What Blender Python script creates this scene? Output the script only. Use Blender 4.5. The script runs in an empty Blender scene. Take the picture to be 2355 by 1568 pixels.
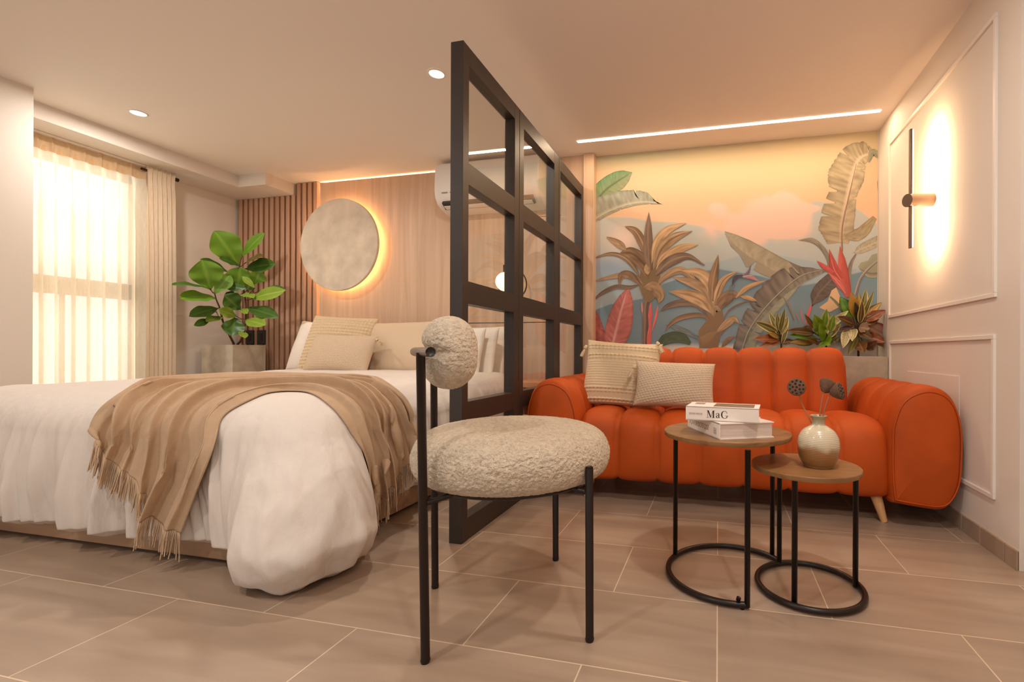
import bpy, bmesh, math, random
import numpy as np
from mathutils import Vector, Matrix, noise
from mathutils.bvhtree import BVHTree

# ------------------------------------------------------------------ camera
F, PX, PY, ROLL, EYE = 1075.0, 1400.0, 808.0, .004, .76
TH = math.atan(252 / F)
FW = np.array([-math.sin(TH), math.cos(TH), 0.]); RT = np.array([math.cos(TH), math.sin(TH), 0.]); UP = np.array([0, 0, 1.])
cr, sr = math.cos(ROLL), math.sin(ROLL)
cam_d = bpy.data.cameras.new('camera'); cam = bpy.data.objects.new('camera', cam_d)
bpy.context.scene.collection.objects.link(cam)
rc = RT * cr + UP * sr; uc = UP * cr - RT * sr
cam.matrix_world = Matrix(((rc[0], uc[0], -FW[0], 0), (rc[1], uc[1], -FW[1], 0), (rc[2], uc[2], -FW[2], EYE), (0, 0, 0, 1)))
cam_d.sensor_width = 36; cam_d.lens = F / 2355 * 36
cam_d.shift_x = (1177.5 - PX) / 2355; cam_d.shift_y = (PY - 784) / 2355
cam_d.clip_start = .02
sc = bpy.context.scene; sc.camera = cam
# ------------------------------------------------------------------ world, exposure
sc.view_settings.view_transform = 'Standard'; sc.view_settings.look = 'None'
sc.view_settings.gamma = 1; sc.view_settings.use_curve_mapping = False
sc.view_settings.exposure = 0.14
w = bpy.data.worlds.new('daylight'); sc.world = w; w.use_nodes = True
w.node_tree.nodes['Background'].inputs[0].default_value = (1, .98, .94, 1)
wn = w.node_tree; wtc = wn.nodes.new('ShaderNodeTexCoord'); wsp = wn.nodes.new('ShaderNodeSeparateXYZ'); wmr = wn.nodes.new('ShaderNodeMapRange')
wn.links.new(wtc.outputs['Generated'], wsp.inputs[0]); wn.links.new(wsp.outputs['X'], wmr.inputs[0])   # brighter sky outside the window side
wmr.inputs[1].default_value = -.45; wmr.inputs[2].default_value = -.8; wmr.inputs[3].default_value = .60; wmr.inputs[4].default_value = 1.35
wn.links.new(wmr.outputs[0], wn.nodes['Background'].inputs[1])
sc.cycles.use_denoising = True
sc.cycles.max_bounces = 10; sc.cycles.transparent_max_bounces = 24
sc.cycles.sample_clamp_indirect = 6

WARM = (1, .74, .48); SOFT = (1, .93, .84)

def area(name, loc, size, power, col, rot=(0, 0, 0), size_y=None, shape='SQUARE', spread=math.pi):
    l = bpy.data.lights.new(name, 'AREA'); l.energy = power; l.color = col; l.spread = spread
    l.shape = 'RECTANGLE' if size_y else shape; l.size = size
    if size_y: l.size_y = size_y
    o = bpy.data.objects.new(name, l); o.location = loc; o.rotation_euler = rot
    sc.collection.objects.link(o); return o
# daylight through the window
area('window_daylight', (-5.3, 2.25, 1.25), 1.7, 48, (1, .98, .96), (0, -math.pi / 2, 0), 2.4)
# the visible ceiling downlights, plus unseen ones assumed outside the view
HC = 2.225
DL = [(-3.50, 2.15), (-1.455, 2.195)]
for x, y in DL + [(-2.5, .1), (-1.2, -.1), (.4, -.1), (.35, 1.2)]:
    area('downlight_lamp', (x, y, HC - .02), .09, 12, SOFT, shape='DISK')

# ------------------------------------------------------------------ helpers
def ray(px, py):
    dx = px - PX; dy = PY - py
    return FW + RT * (dx * cr - dy * sr) / F + UP * (dy * cr + dx * sr) / F
def atY(px, py, y): d = ray(px, py); return np.array([0, 0, EYE]) + d * y / d[1]
def atX(px, py, x): d = ray(px, py); return np.array([0, 0, EYE]) + d * x / d[0]
def atZ(px, py, z): d = ray(px, py); return np.array([0, 0, EYE]) + d * (z - EYE) / d[2]

def lin(c):
    return tuple(((v / 255) / 12.92 if v / 255 <= .04045 else ((v / 255 + .055) / 1.055) ** 2.4) for v in c)

class Parent: pass
def thing(name, loc, label, cat, group=None):
    o = bpy.data.objects.new(name, None); o.location = loc; o.empty_display_size = .05
    sc.collection.objects.link(o); o['label'] = label; o['category'] = cat
    if group: o['group'] = group
    return o
def tag(o, label, cat, group=None):
    o['label'] = label; o['category'] = cat
    if group: o['group'] = group
    return o
def wloc(p):
    l = np.zeros(3)
    while p is not None: l = l + np.array(p.location); p = p.parent
    return l
def obj(name, V, Fc, mat, parent=None, smooth=True, origin=None, kind=None, cols=None):
    V = np.asarray(V, float).reshape(-1, 3)
    if origin is None:
        if parent is not None and len(V):
            origin = (V.min(0) + V.max(0)) / 2
        elif len(V): origin = np.array([(V[:, 0].min() + V[:, 0].max()) / 2, (V[:, 1].min() + V[:, 1].max()) / 2, V[:, 2].min()])
    origin = np.array(origin, float)
    m = bpy.data.meshes.new(name)
    m.from_pydata((V - origin).tolist(), [], [tuple(f) for f in Fc]); m.validate(); m.update()
    if smooth: m.polygons.foreach_set('use_smooth', [True] * len(m.polygons))
    if cols is not None:
        a = m.color_attributes.new('paint', 'FLOAT_COLOR', 'POINT')
        a.data.foreach_set('color', np.c_[cols, np.ones(len(cols))].ravel())
    if mat: m.materials.append(mat)
    o = bpy.data.objects.new(name, m); sc.collection.objects.link(o)
    if parent is not None: o.parent = parent
    o.location = origin - (wloc(parent) if parent is not None else 0)
    if kind: o['kind'] = kind
    return o

class MB:
    """collects shapes into one mesh"""
    def __init__(s): s.V = []; s.F = []; s.n = 0
    def add(s, V, Fc):
        V = np.asarray(V, float).reshape(-1, 3); s.V.append(V); s.F += [[i + s.n for i in f] for f in Fc]; s.n += len(V); return s
    def box(s, a, b, bev=0, rot=None, seg=2):
        bm = bmesh.new(); bmesh.ops.create_cube(bm, size=1)
        a = np.minimum(a, b).astype(float) if rot is None else np.array(a, float); b = np.maximum(np.array(b, float), a) if rot is None else np.array(b, float)
        c = (a + b) / 2; d = np.abs(b - a)
        for v in bm.verts: v.co = Vector([v.co[i] * d[i] for i in range(3)])
        if bev: bmesh.ops.bevel(bm, geom=bm.edges[:], offset=bev, segments=seg, affect='EDGES', profile=.5)
        bm.verts.ensure_lookup_table()
        V = np.array([v.co[:] for v in bm.verts]); Fc = [[v.index for v in f.verts] for f in bm.faces]; bm.free()
        if rot is not None: V = V @ np.array(rot).T
        return s.add(V + c, Fc)
    def grid(s, G, cu=False, cv=False):
        G = np.asarray(G, float); nu, nv = G.shape[:2]
        Fc = []
        for i in range(nu if cu else nu - 1):
            i2 = (i + 1) % nu
            for j in range(nv if cv else nv - 1):
                j2 = (j + 1) % nv
                Fc.append([i * nv + j, i2 * nv + j, i2 * nv + j2, i * nv + j2])
        return s.add(G.reshape(-1, 3), Fc)
    def lathe(s, prof, c, n=40, axis=None):
        prof = np.array(prof, float); a = np.linspace(0, 2 * np.pi, n, endpoint=False)
        G = np.zeros((len(prof), n, 3))
        G[..., 0] = prof[:, :1] * np.cos(a); G[..., 1] = prof[:, :1] * np.sin(a); G[..., 2] = prof[:, 1:2]
        if axis is not None:
            z = np.array(axis, float); z /= np.linalg.norm(z); x = np.cross(z, [0.31, .2, .93]); x /= np.linalg.norm(x); y = np.cross(z, x)
            G = G[..., :1] * x + G[..., 1:2] * y + G[..., 2:3] * z
        s.grid(G + np.array(c, float), cv=True); return s
    def tube(s, P, r, n=12, cap=True, closed=False):
        P = np.array(P, float); m = len(P); r = np.broadcast_to(np.array(r, float), (m,))
        T = np.gradient(P, axis=0) if not closed else np.roll(P, -1, 0) - np.roll(P, 1, 0)
        T /= np.linalg.norm(T, axis=1)[:, None] + 1e-12
        up = np.array([0, 0, 1.]) if abs(T[0] @ [0, 0, 1]) < .9 else np.array([1., 0, 0])
        G = []; N = np.cross(T[0], up); N /= np.linalg.norm(N)
        a = np.linspace(0, 2 * np.pi, n, endpoint=False)
        for i in range(m):
            N = N - T[i] * (N @ T[i]); N /= np.linalg.norm(N); B = np.cross(T[i], N)
            G.append(P[i] + r[i] * (np.cos(a)[:, None] * N + np.sin(a)[:, None] * B))
        k = s.n; s.grid(G, cu=closed, cv=True)
        if cap and not closed: s.F.append([k + i for i in range(n)]); s.F.append([k + (m - 1) * n + i for i in range(n)])
        return s
    def prism(s, poly, z0, z1):
        n = len(poly); p = np.array(poly, float)
        V = np.r_[np.c_[p, np.full(n, z0)], np.c_[p, np.full(n, z1)]]
        return s.add(V, [list(range(n))[::-1], [n + i for i in range(n)]] + [[i, (i + 1) % n, n + (i + 1) % n, n + i] for i in range(n)])
    def fix(s):
        V = np.concatenate(s.V); bm = bmesh.new()
        vs = [bm.verts.new(v) for v in V]
        for f in s.F:
            try: bm.faces.new([vs[i] for i in f])
            except ValueError: pass
        bmesh.ops.recalc_face_normals(bm, faces=bm.faces[:]); bm.verts.index_update()
        V = np.array([v.co[:] for v in bm.verts]); Fc = [[v.index for v in f.verts] for f in bm.faces]; bm.free()
        s.V = [V]; s.F = Fc; return s
    def build(s, name, mat, parent=None, smooth=True, fix=False, **k):
        if fix: s.fix()
        o = obj(name, np.concatenate(s.V), s.F, mat, parent, smooth, **k)
        return o
def autosmooth(o, ang=35):
    m = o.data; bm = bmesh.new(); bm.from_mesh(m)
    for e in bm.edges:
        if len(e.link_faces) == 2 and e.calc_face_angle(0) > math.radians(ang): e.smooth = False
    bm.to_mesh(m); bm.free(); return o
def catmull(P, n):
    P = np.array(P, float); m = len(P)
    Q = np.vstack([2 * P[0] - P[1], P, 2 * P[-1] - P[-2]]); out = []
    for u in np.linspace(0, m - 1, n):
        i = min(int(u), m - 2); t = u - i; a, b, c, d = Q[i:i + 4]
        out.append(.5 * (2 * b + (c - a) * t + (2 * a - 5 * b + 4 * c - d) * t * t + (3 * b - a - 3 * c + d) * t ** 3))
    return np.array(out)
def rotm(rx=0, ry=0, rz=0):
    return np.array((Matrix.Rotation(rz, 3, 'Z') @ Matrix.Rotation(ry, 3, 'Y') @ Matrix.Rotation(rx, 3, 'X')))
def nz(p, s=1., o=0.): return noise.noise(Vector((p[0] * s + o, p[1] * s, p[2] * s)))

# ------------------------------------------------------------------ materials
def mat(name, col, rough=.6, metal=0, bump=None, sheen=0, var=None, spec=.5, coat=0, emis=None, estr=0, coord='Object'):
    """bump=(scale, strength, distance, detail, stretch); var=(scale, amount, stretch)"""
    m = bpy.data.materials.new(name); m.use_nodes = True; N = m.node_tree.nodes; L = m.node_tree.links
    p = N['Principled BSDF']; c = (*lin(col), 1) if max(col) > 1 else (*col, 1)
    p.inputs['Base Color'].default_value = c; p.inputs['Roughness'].default_value = rough; p.inputs['Metallic'].default_value = metal
    p.inputs['Specular IOR Level'].default_value = spec; p.inputs['Coat Weight'].default_value = coat
    if sheen: p.inputs['Sheen Weight'].default_value = sheen; p.inputs['Sheen Roughness'].default_value = .35; p.inputs['Sheen Tint'].default_value = c
    if emis: p.inputs['Emission Color'].default_value = (*emis, 1); p.inputs['Emission Strength'].default_value = estr
    tc = N.new('ShaderNodeTexCoord')
    def noi(scale, detail, stretch):
        mp = N.new('ShaderNodeMapping'); mp.inputs['Scale'].default_value = stretch or (1, 1, 1); L.new(tc.outputs[coord], mp.inputs[0])
        n = N.new('ShaderNodeTexNoise'); n.inputs['Scale'].default_value = scale; n.inputs['Detail'].default_value = detail; L.new(mp.outputs[0], n.inputs['Vector']); return n
    if bump:
        bump = tuple(bump) + (2, None)[len(bump) - 3:]; sc_, st, di, de, stre = bump
        n = noi(sc_, de, stre); b = N.new('ShaderNodeBump'); b.inputs['Strength'].default_value = st; b.inputs['Distance'].default_value = di
        L.new(n.outputs['Fac'], b.inputs['Height']); L.new(b.outputs[0], p.inputs['Normal'])
    if var:
        n = noi(var[0], 5, var[2] if len(var) > 2 else None)
        mr = N.new('ShaderNodeMapRange'); mr.inputs[1].default_value = .3; mr.inputs[2].default_value = .7; mr.inputs[3].default_value = 1 - var[1]; mr.inputs[4].default_value = 1 + var[1]
        L.new(n.outputs['Fac'], mr.inputs[0])
        mx = N.new('ShaderNodeVectorMath'); mx.operation = 'SCALE'; mx.inputs[0].default_value = c[:3]; L.new(mr.outputs[0], mx.inputs['Scale'])
        L.new(mx.outputs[0], p.inputs['Base Color'])
    return m
M = {}
M['wall'] = mat('wall_paint', (222, 211, 200), .75, bump=(60, .05, .002, 3))
M['ceil'] = mat('ceiling_paint', (238, 228, 218), .8)
M['white'] = mat('white_paint', (232, 222, 212), .45)
M['steel'] = mat('dark_bronze_metal', (60, 51, 45), .42, .25, var=(8, .08))
M['black'] = mat('black_powder_coated_metal', (40, 30, 26), .34, .4)
M['blackp'] = mat('black_plastic', (28, 25, 24), .4)
M['gun'] = mat('satin_gunmetal', (118, 98, 84), .36, .45)
M['linen'] = mat('white_linen', (222, 211, 202), .85, bump=(16, .6, .018, 6, (1, 1, .3)), sheen=.1)
M['pillow'] = mat('white_cotton', (240, 228, 218), .85, bump=(9, .4, .02, 4), sheen=.1)
M['beige'] = mat('beige_cotton', (212, 188, 160), .9, bump=(8, .3, .015, 3), sheen=.1)
M['throw'] = mat('camel_wool', (190, 160, 130), .95, bump=(260, .5, .002, 2), sheen=.4, var=(30, .05))
M['knit'] = mat('cream_knit', (214, 190, 156), .95, bump=(220, .5, .003, 2), sheen=.2)
M['knit2'] = mat('oatmeal_knit', (208, 184, 158), .95, bump=(170, .9, .004, 2), sheen=.2)
M['boucle'] = mat('boucle_wool', (204, 186, 164), 1, bump=(125, 1.0, .012, 3), sheen=.5, var=(90, .16))
M['velvet'] = mat('orange_velvet', (184, 76, 16), .6, bump=(7, .15, .01, 3), sheen=.22, var=(5, .14), spec=.3)
M['legwood'] = mat('pale_beech', (206, 158, 108), .5, var=(14, .08, (6, 6, .6)))
M['stonepot'] = mat('travertine', (184, 170, 150), .8, var=(14, .14), bump=(40, .3, .004, 4))
M['sage'] = mat('plaster_disc', (216, 200, 180), .85, var=(7, .16))
M['leaf'] = mat('fig_leaf', (78, 118, 30), .38, var=(9, .35), spec=.5)
M['bark'] = mat('bark', (92, 66, 44), .9, bump=(60, .5, .004))
M['soil'] = mat('potting_soil', (52, 38, 28), 1, bump=(60, 1, .01))
M['ac'] = mat('ac_plastic', (232, 224, 216), .35)
M['dark'] = mat('dark_slot', (62, 54, 48), .7)
M['paper'] = mat('book_pages', (214, 196, 184), .9, bump=(1, .0, .0), var=(240, .08, (.02, .02, 1)))
M['cover'] = mat('white_book_cover', (236, 222, 212), .5)
M['ink'] = mat('black_ink', (34, 14, 10), .6)
M['greyink'] = mat('grey_ink', (150, 128, 116), .6)
M['photo'] = mat('cover_picture', (128, 104, 84), .4, var=(30, .2))
M['pod'] = mat('dried_pod', (100, 70, 50), .9, bump=(90, .8, .004, 4), var=(40, .2))
M['podhole'] = mat('pod_hole', (36, 18, 14), .9)
M['stem'] = mat('dry_stem', (164, 104, 74), .8)
M['jamb'] = mat('jamb_paint', (214, 194, 176), .7)
M['curt'] = None
def wood(name, c1, c2, axis='Z', sc_=1.0, rough=.45):
    m = bpy.data.materials.new(name); m.use_nodes = True; N = m.node_tree.nodes; L = m.node_tree.links; p = N['Principled BSDF']
    tc = N.new('ShaderNodeTexCoord'); mp = N.new('ShaderNodeMapping')
    s = {'Z': (14, 14, .7), 'X': (.7, 14, 14), 'Y': (14, .7, 14)}[axis]; mp.inputs['Scale'].default_value = [v * sc_ for v in s]
    L.new(tc.outputs['Object'], mp.inputs[0])
    n = N.new('ShaderNodeTexNoise'); n.inputs['Scale'].default_value = 1.4; n.inputs['Detail'].default_value = 8; n.inputs['Roughness'].default_value = .6; n.inputs['Distortion'].default_value = .6
    L.new(mp.outputs[0], n.inputs['Vector'])
    r = N.new('ShaderNodeValToRGB'); r.color_ramp.elements[0].position = .3; r.color_ramp.elements[1].position = .72
    r.color_ramp.elements[0].color = (*lin(c1), 1); r.color_ramp.elements[1].color = (*lin(c2), 1)
    L.new(n.outputs['Fac'], r.inputs[0]); L.new(r.outputs[0], p.inputs['Base Color']); p.inputs['Roughness'].default_value = rough
    b = N.new('ShaderNodeBump'); b.inputs['Strength'].default_value = .15; b.inputs['Distance'].default_value = .002
    L.new(n.outputs['Fac'], b.inputs['Height']); L.new(b.outputs[0], p.inputs['Normal']); return m
M['oak'] = wood('light_oak_veneer', (196, 160, 132), (220, 188, 160))
M['slat'] = wood('slat_wood', (176, 134, 108), (202, 160, 132), 'Z', 1.4)
M['slatback'] = mat('slat_backing', (104, 60, 36), .8)
M['plinth'] = wood('plinth_wood', (160, 124, 96), (190, 154, 124), 'X')
M['walnut'] = wood('walnut_top', (116, 80, 46), (164, 120, 76), 'X', 1.6, .35)
M['night'] = wood('nightstand_wood', (190, 132, 92), (214, 160, 118), 'X')
def floor_mat():
    m = bpy.data.materials.new('porcelain_floor_tile'); m.use_nodes = True; N = m.node_tree.nodes; L = m.node_tree.links; p = N['Principled BSDF']
    g = N.new('ShaderNodeNewGeometry'); mp = N.new('ShaderNodeMapping'); mp.inputs['Location'].default_value = (0, -.031, 0); L.new(g.outputs['Position'], mp.inputs[0])
    b = N.new('ShaderNodeTexBrick'); b.inputs['Scale'].default_value = 1; b.inputs['Brick Width'].default_value = .64; b.inputs['Row Height'].default_value = .353
    b.inputs['Mortar Size'].default_value = .0018; b.inputs['Mortar Smooth'].default_value = .1; b.offset = .5; b.offset_frequency = 2
    b.inputs['Color1'].default_value = (.42, .42, .42, 1); b.inputs['Color2'].default_value = (.58, .58, .58, 1); b.inputs['Bias'].default_value = 0
    L.new(mp.outputs[0], b.inputs['Vector'])
    # grain, shifted per tile
    sh = N.new('ShaderNodeVectorMath'); sh.operation = 'MULTIPLY_ADD'; sh.inputs[1].default_value = (40, 90, 0); L.new(b.outputs['Color'], sh.inputs[0]); 
    mp2 = N.new('ShaderNodeMapping'); mp2.inputs['Scale'].default_value = (1.2, 9, 1); L.new(g.outputs['Position'], mp2.inputs[0]); L.new(mp2.outputs[0], sh.inputs[2])
    n = N.new('ShaderNodeTexNoise'); n.inputs['Scale'].default_value = 1.1; n.inputs['Detail'].default_value = 7; n.inputs['Distortion'].default_value = .8; L.new(sh.outputs[0], n.inputs['Vector'])
    r = N.new('ShaderNodeValToRGB'); r.color_ramp.elements[0].position = .25; r.color_ramp.elements[1].position = .75
    r.color_ramp.elements[0].color = (*lin((146, 124, 106)), 1); r.color_ramp.elements[1].color = (*lin((176, 153, 133)), 1)
    L.new(n.outputs['Fac'], r.inputs[0])
    mx = N.new('ShaderNodeMix'); mx.data_type = 'RGBA'; L.new(b.outputs['Fac'], mx.inputs[0]); L.new(r.outputs[0], mx.inputs[6]); mx.inputs[7].default_value = (*lin((214, 190, 164)), 1)
    L.new(mx.outputs[2], p.inputs['Base Color'])
    p.inputs['Roughness'].default_value = .3
    bp = N.new('ShaderNodeBump'); bp.inputs['Strength'].default_value = .3; bp.inputs['Distance'].default_value = .002; bp.invert = True
    L.new(b.outputs['Fac'], bp.inputs['Height']); L.new(bp.outputs[0], p.inputs['Normal']); return m
M['floor'] = floor_mat()
def emit(name, col, s):
    m = bpy.data.materials.new(name); m.use_nodes = True; N = m.node_tree.nodes; p = N['Principled BSDF']
    p.inputs['Base Color'].default_value = (*col, 1); p.inputs['Emission Color'].default_value = (*col, 1); p.inputs['Emission Strength'].default_value = s; return m
M['led'] = emit('led_diffuser', (1, .80, .58), 9)
M['ledw'] = emit('warm_led', (1, .66, .34), 34); M['ledv'] = emit('slit_led', (1, .66, .36), 4)
M['spot'] = emit('downlight_diffuser', (1, .97, .93), 14)
M['globe'] = emit('opal_globe', (1, .78, .46), 2.2)
def glassm():
    m = bpy.data.materials.new('clear_glass'); m.use_nodes = True; N = m.node_tree.nodes; L = m.node_tree.links; N.remove(N['Principled BSDF'])
    t = N.new('ShaderNodeBsdfTransparent'); t.inputs[0].default_value = (.95, .95, .93, 1); g = N.new('ShaderNodeBsdfGlossy'); g.inputs['Roughness'].default_value = .01
    lw = N.new('ShaderNodeLayerWeight'); lw.inputs[0].default_value = .5; pw = N.new('ShaderNodeMath'); pw.operation = 'POWER'; pw.inputs[1].default_value = 4.5; L.new(lw.outputs['Facing'], pw.inputs[0])
    f = N.new('ShaderNodeMath'); f.operation = 'MULTIPLY_ADD'; f.inputs[1].default_value = .9; f.inputs[2].default_value = .04; L.new(pw.outputs[0], f.inputs[0]); mx = N.new('ShaderNodeMixShader')
    L.new(f.outputs[0], mx.inputs[0]); L.new(t.outputs[0], mx.inputs[1]); L.new(g.outputs[0], mx.inputs[2]); L.new(mx.outputs[0], N['Material Output'].inputs[0]); return m
M['glass'] = glassm()
def cloth_tr(name, col, tr, see=0.):
    m = bpy.data.materials.new(name); m.use_nodes = True; N = m.node_tree.nodes; L = m.node_tree.links; N.remove(N['Principled BSDF'])
    d = N.new('ShaderNodeBsdfDiffuse'); t = N.new('ShaderNodeBsdfTranslucent'); c = (*lin(col), 1); d.inputs[0].default_value = c; t.inputs[0].default_value = c
    tc = N.new('ShaderNodeTexCoord'); mp = N.new('ShaderNodeMapping'); mp.inputs['Scale'].default_value = (1, 1, .25); L.new(tc.outputs['Object'], mp.inputs[0])
    n = N.new('ShaderNodeTexNoise'); n.inputs['Scale'].default_value = 90; n.inputs['Detail'].default_value = 4; L.new(mp.outputs[0], n.inputs[0])
    r = N.new('ShaderNodeMapRange'); r.inputs[3].default_value = .82; r.inputs[4].default_value = 1.05; L.new(n.outputs['Fac'], r.inputs[0])
    for s_ in (d, t):
        vm = N.new('ShaderNodeVectorMath'); vm.operation = 'SCALE'; vm.inputs[0].default_value = c[:3]; L.new(r.outputs[0], vm.inputs['Scale']); L.new(vm.outputs[0], s_.inputs[0])
    mx = N.new('ShaderNodeMixShader'); mx.inputs[0].default_value = tr; L.new(d.outputs[0], mx.inputs[1]); L.new(t.outputs[0], mx.inputs[2])
    tp = N.new('ShaderNodeBsdfTransparent'); mx2 = N.new('ShaderNodeMixShader'); mx2.inputs[0].default_value = see
    if see:   # open weave: slanting folds are denser to look through
        lw = N.new('ShaderNodeLayerWeight'); lw.inputs[0].default_value = .5; r2 = N.new('ShaderNodeMapRange'); r2.inputs[1].default_value = .08; r2.inputs[2].default_value = .6; r2.inputs[3].default_value = see; r2.inputs[4].default_value = 0
        L.new(lw.outputs['Facing'], r2.inputs[0]); L.new(r2.outputs[0], mx2.inputs[0])
    L.new(mx.outputs[0], mx2.inputs[1]); L.new(tp.outputs[0], mx2.inputs[2]); L.new(mx2.outputs[0], N['Material Output'].inputs[0]); return m
M['sheer'] = cloth_tr('sheer_linen', (246, 232, 208), .6, .42)
M['tape'] = cloth_tr('header_tape', (214, 178, 134), .3)
M['drape'] = cloth_tr('beige_drape', (222, 200, 174), .25)
def paintm(name, rough=.7):
    m = bpy.data.materials.new(name); m.use_nodes = True; N = m.node_tree.nodes; L = m.node_tree.links; p = N['Principled BSDF']
    a = N.new('ShaderNodeAttribute'); a.attribute_name = 'paint'; L.new(a.outputs['Color'], p.inputs['Base Color']); p.inputs['Roughness'].default_value = rough; return m
M['mural'] = paintm('printed_mural'); M['croton'] = paintm('croton_leaf', .4)
def vase_mat():
    m = mat('stoneware', (200, 186, 160), .28); N = m.node_tree.nodes; L = m.node_tree.links; p = N['Principled BSDF']
    tc = N.new('ShaderNodeTexCoord'); s = N.new('ShaderNodeSeparateXYZ'); L.new(tc.outputs['Object'], s.inputs[0])
    n = N.new('ShaderNodeTexNoise'); n.inputs['Scale'].default_value = 14; L.new(tc.outputs['Object'], n.inputs['Vector'])
    a = N.new('ShaderNodeMath'); a.operation = 'MULTIPLY_ADD'; a.inputs[1].default_value = .05; L.new(n.outputs['Fac'], a.inputs[0]); L.new(s.outputs['Z'], a.inputs[2])
    r = N.new('ShaderNodeValToRGB'); e = r.color_ramp.elements; e[0].position = .0; e[0].color = (*lin((128, 86, 44)), 1); e[1].position = 1; e[1].color = (*lin((160, 146, 116)), 1)
    mr = N.new('ShaderNodeMapRange'); mr.inputs[1].default_value = .0; mr.inputs[2].default_value = .17; L.new(a.outputs[0], mr.inputs[0]); L.new(mr.outputs[0], r.inputs[0])
    x = e.new(.46); x.color = (*lin((150, 104, 60)), 1); x = e.new(.56); x.color = (*lin((202, 186, 158)), 1); x = e.new(.9); x.color = (*lin((204, 190, 162)), 1)
    L.new(r.outputs[0], p.inputs['Base Color']); p.inputs['Coat Weight'].default_value = .6; p.inputs['Coat Roughness'].default_value = .08
    wv = N.new('ShaderNodeTexWave'); wv.bands_direction = 'Z'; wv.inputs['Scale'].default_value = 60; wv.inputs['Distortion'].default_value = 1.5; L.new(tc.outputs['Object'], wv.inputs[0])
    b = N.new('ShaderNodeBump'); b.inputs['Strength'].default_value = .35; b.inputs['Distance'].default_value = .001; L.new(wv.outputs['Fac'], b.inputs['Height']); L.new(b.outputs[0], p.inputs['Normal']); return m
M['vase'] = vase_mat()
# ------------------------------------------------------------------ room shell
XL, XR, YB = -4.283, 1.025, 3.41
XN = -3.755
def struct(name, mb, m, smooth=False): o = mb.build(name, m, smooth=smooth); o['kind'] = 'structure'; return o
struct('floor', MB().box((-4.6, -1.6, -.08), (1.5, 3.5, 0)), M['floor'])
struct('ceiling', MB().box((-4.6, -1.6, HC), (1.5, 3.5, HC + .1)), M['ceil'])
struct('wall_back', MB().box((-4.6, YB, -.08), (1.5, YB + .12, HC)), M['wall'])
wl = MB(); wx0, wx1 = XL - .12, XL
wl.box((wx0, 2.64, 0), (wx1, YB, HC)).box((wx0, 1.8, 2.06), (wx1, 2.64, HC)).box((wx0, 1.8, 0), (wx1, 1.84, 2.06))
struct('wall_left', wl, M['wall'])
struct('wall_left', MB().box((XN - .6, -1.6, 0), (XN, 1.82, HC)), M['wall'])
struct('wall_right', MB().box((XR, 1.915, 0), (XR + .14, YB, HC)), M['wall'])
struct('wall_right', MB().box((XR + .05, -1.6, 0), (XR + .14, 1.915, HC)), M['jamb'])
struct('trim_1', MB().box((XL, 1.82, 2.125), (-3.925, YB, HC)).box((-3.925, 3.105, 2.125), (-3.64, YB, HC)), M['wall'])
bb = MB()
for y0, y1 in ((3.0, 3.4), (2.55, 2.995), (2.295, 2.545), (1.99, 2.29), (1.915, 1.985)): bb.box((XR - .009, y0, 0), (XR, y1, .068), .0015)
o = struct('baseboard_right', bb, M['floor'])
struct('trim_2', MB().box((XR - .003, 1.915, 0.0), (XR, 3.4, .07)), mat('grout', (206, 176, 148), .9))
# wall panel mouldings
def moulding(name, y0, y1, z0, z1, w=.017, t=.009):
    b = MB()
    for a, c in (((y0, z0), (y1, z0 + w)), ((y0, z1 - w), (y1, z1)), ((y0, z0 + w), (y0 + w, z1 - w)), ((y1 - w, z0 + w), (y1, z1 - w))):
        b.box((XR - t, a[0], a[1]), (XR + .002, c[0], c[1]), .0015)
    return struct(name, b, M['white'])
moulding('trim_3', 2.055, 3.20, .972, 2.05); moulding('trim_4', 2.06, 3.18, .204, .83)
# window: frame, mullion and a glass pane, seen through the sheer curtain
wf = MB()
for a, b_ in (((1.84, 0), (1.89, 2.06)), ((2.59, 0), (2.64, 2.06)), ((1.84, 2.0), (2.64, 2.06)), ((1.84, 0), (2.64, .06)), ((1.84, 1.13), (2.64, 1.25))):
    wf.box((XL - .09, a[0], a[1]), (XL - .03, b_[0], b_[1]), .004)
wf.box((XL - .085, 2.22, 0), (XL - .04, 2.25, 1.15), .003)
o = struct('window_1', wf, M['white'])
MB().box((XL - .065, 1.88, .05), (XL - .06, 2.6, 2.01)).build('pane', M['glass'], o, False)

# ------------------------------------------------------------------ wood cladding, cove lights
pn = MB(); PF = 3.375
pn.box((-3.37, PF, 0), (-1.62, PF + .02, .978), .002).box((-3.37, PF, .984), (-1.62, PF + .02, 2.212), .002)
pn.box((-1.615, PF, 0), (-.985, PF + .02, .978), .002).box((-1.615, PF, .984), (-.985, PF + .02, 1.79), .002).box((-2.12, PF - .001, 1.795), (-.985, PF + .02, 2.212), .002)
tag(pn.build('wood_wall_panel', M['oak'], smooth=False), 'light oak veneer wall panel behind the bed with a lit top edge', 'wall panel')
tag(MB().box((-1.16, 3.355, 0), (-.985, 3.40, HC), .003).box((-.98, 3.33, 0), (-.9, YB, HC), .003).build('wood_pilaster', M['oak'], smooth=False), 'narrow oak pilaster between the partition and the tropical mural', 'pilaster')
sl = thing('slat_panel', (-3.81, 3.38, 0), 'vertical brown wood slat cladding in the corner behind the fig plant', 'wall cladding')
MB().box((-4.27, 3.395, 0), (-3.395, YB, 2.125)).box((-3.64, 3.395, 2.12), (-3.395, YB, HC)).build('backing', M['slatback'], sl, False)
sm = MB(); xs = np.arange(15) * .0582 - 4.245
for x in xs: sm.box((x, 3.365, 0), (x + .037, 3.40, 2.124 if x < -3.65 else HC - .003), .002)
sm.build('slats', M['slat'], sl, False)
cv = MB().box((-3.36, PF + .022, 2.196), (-2.13, PF + .033, 2.20))
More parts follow.
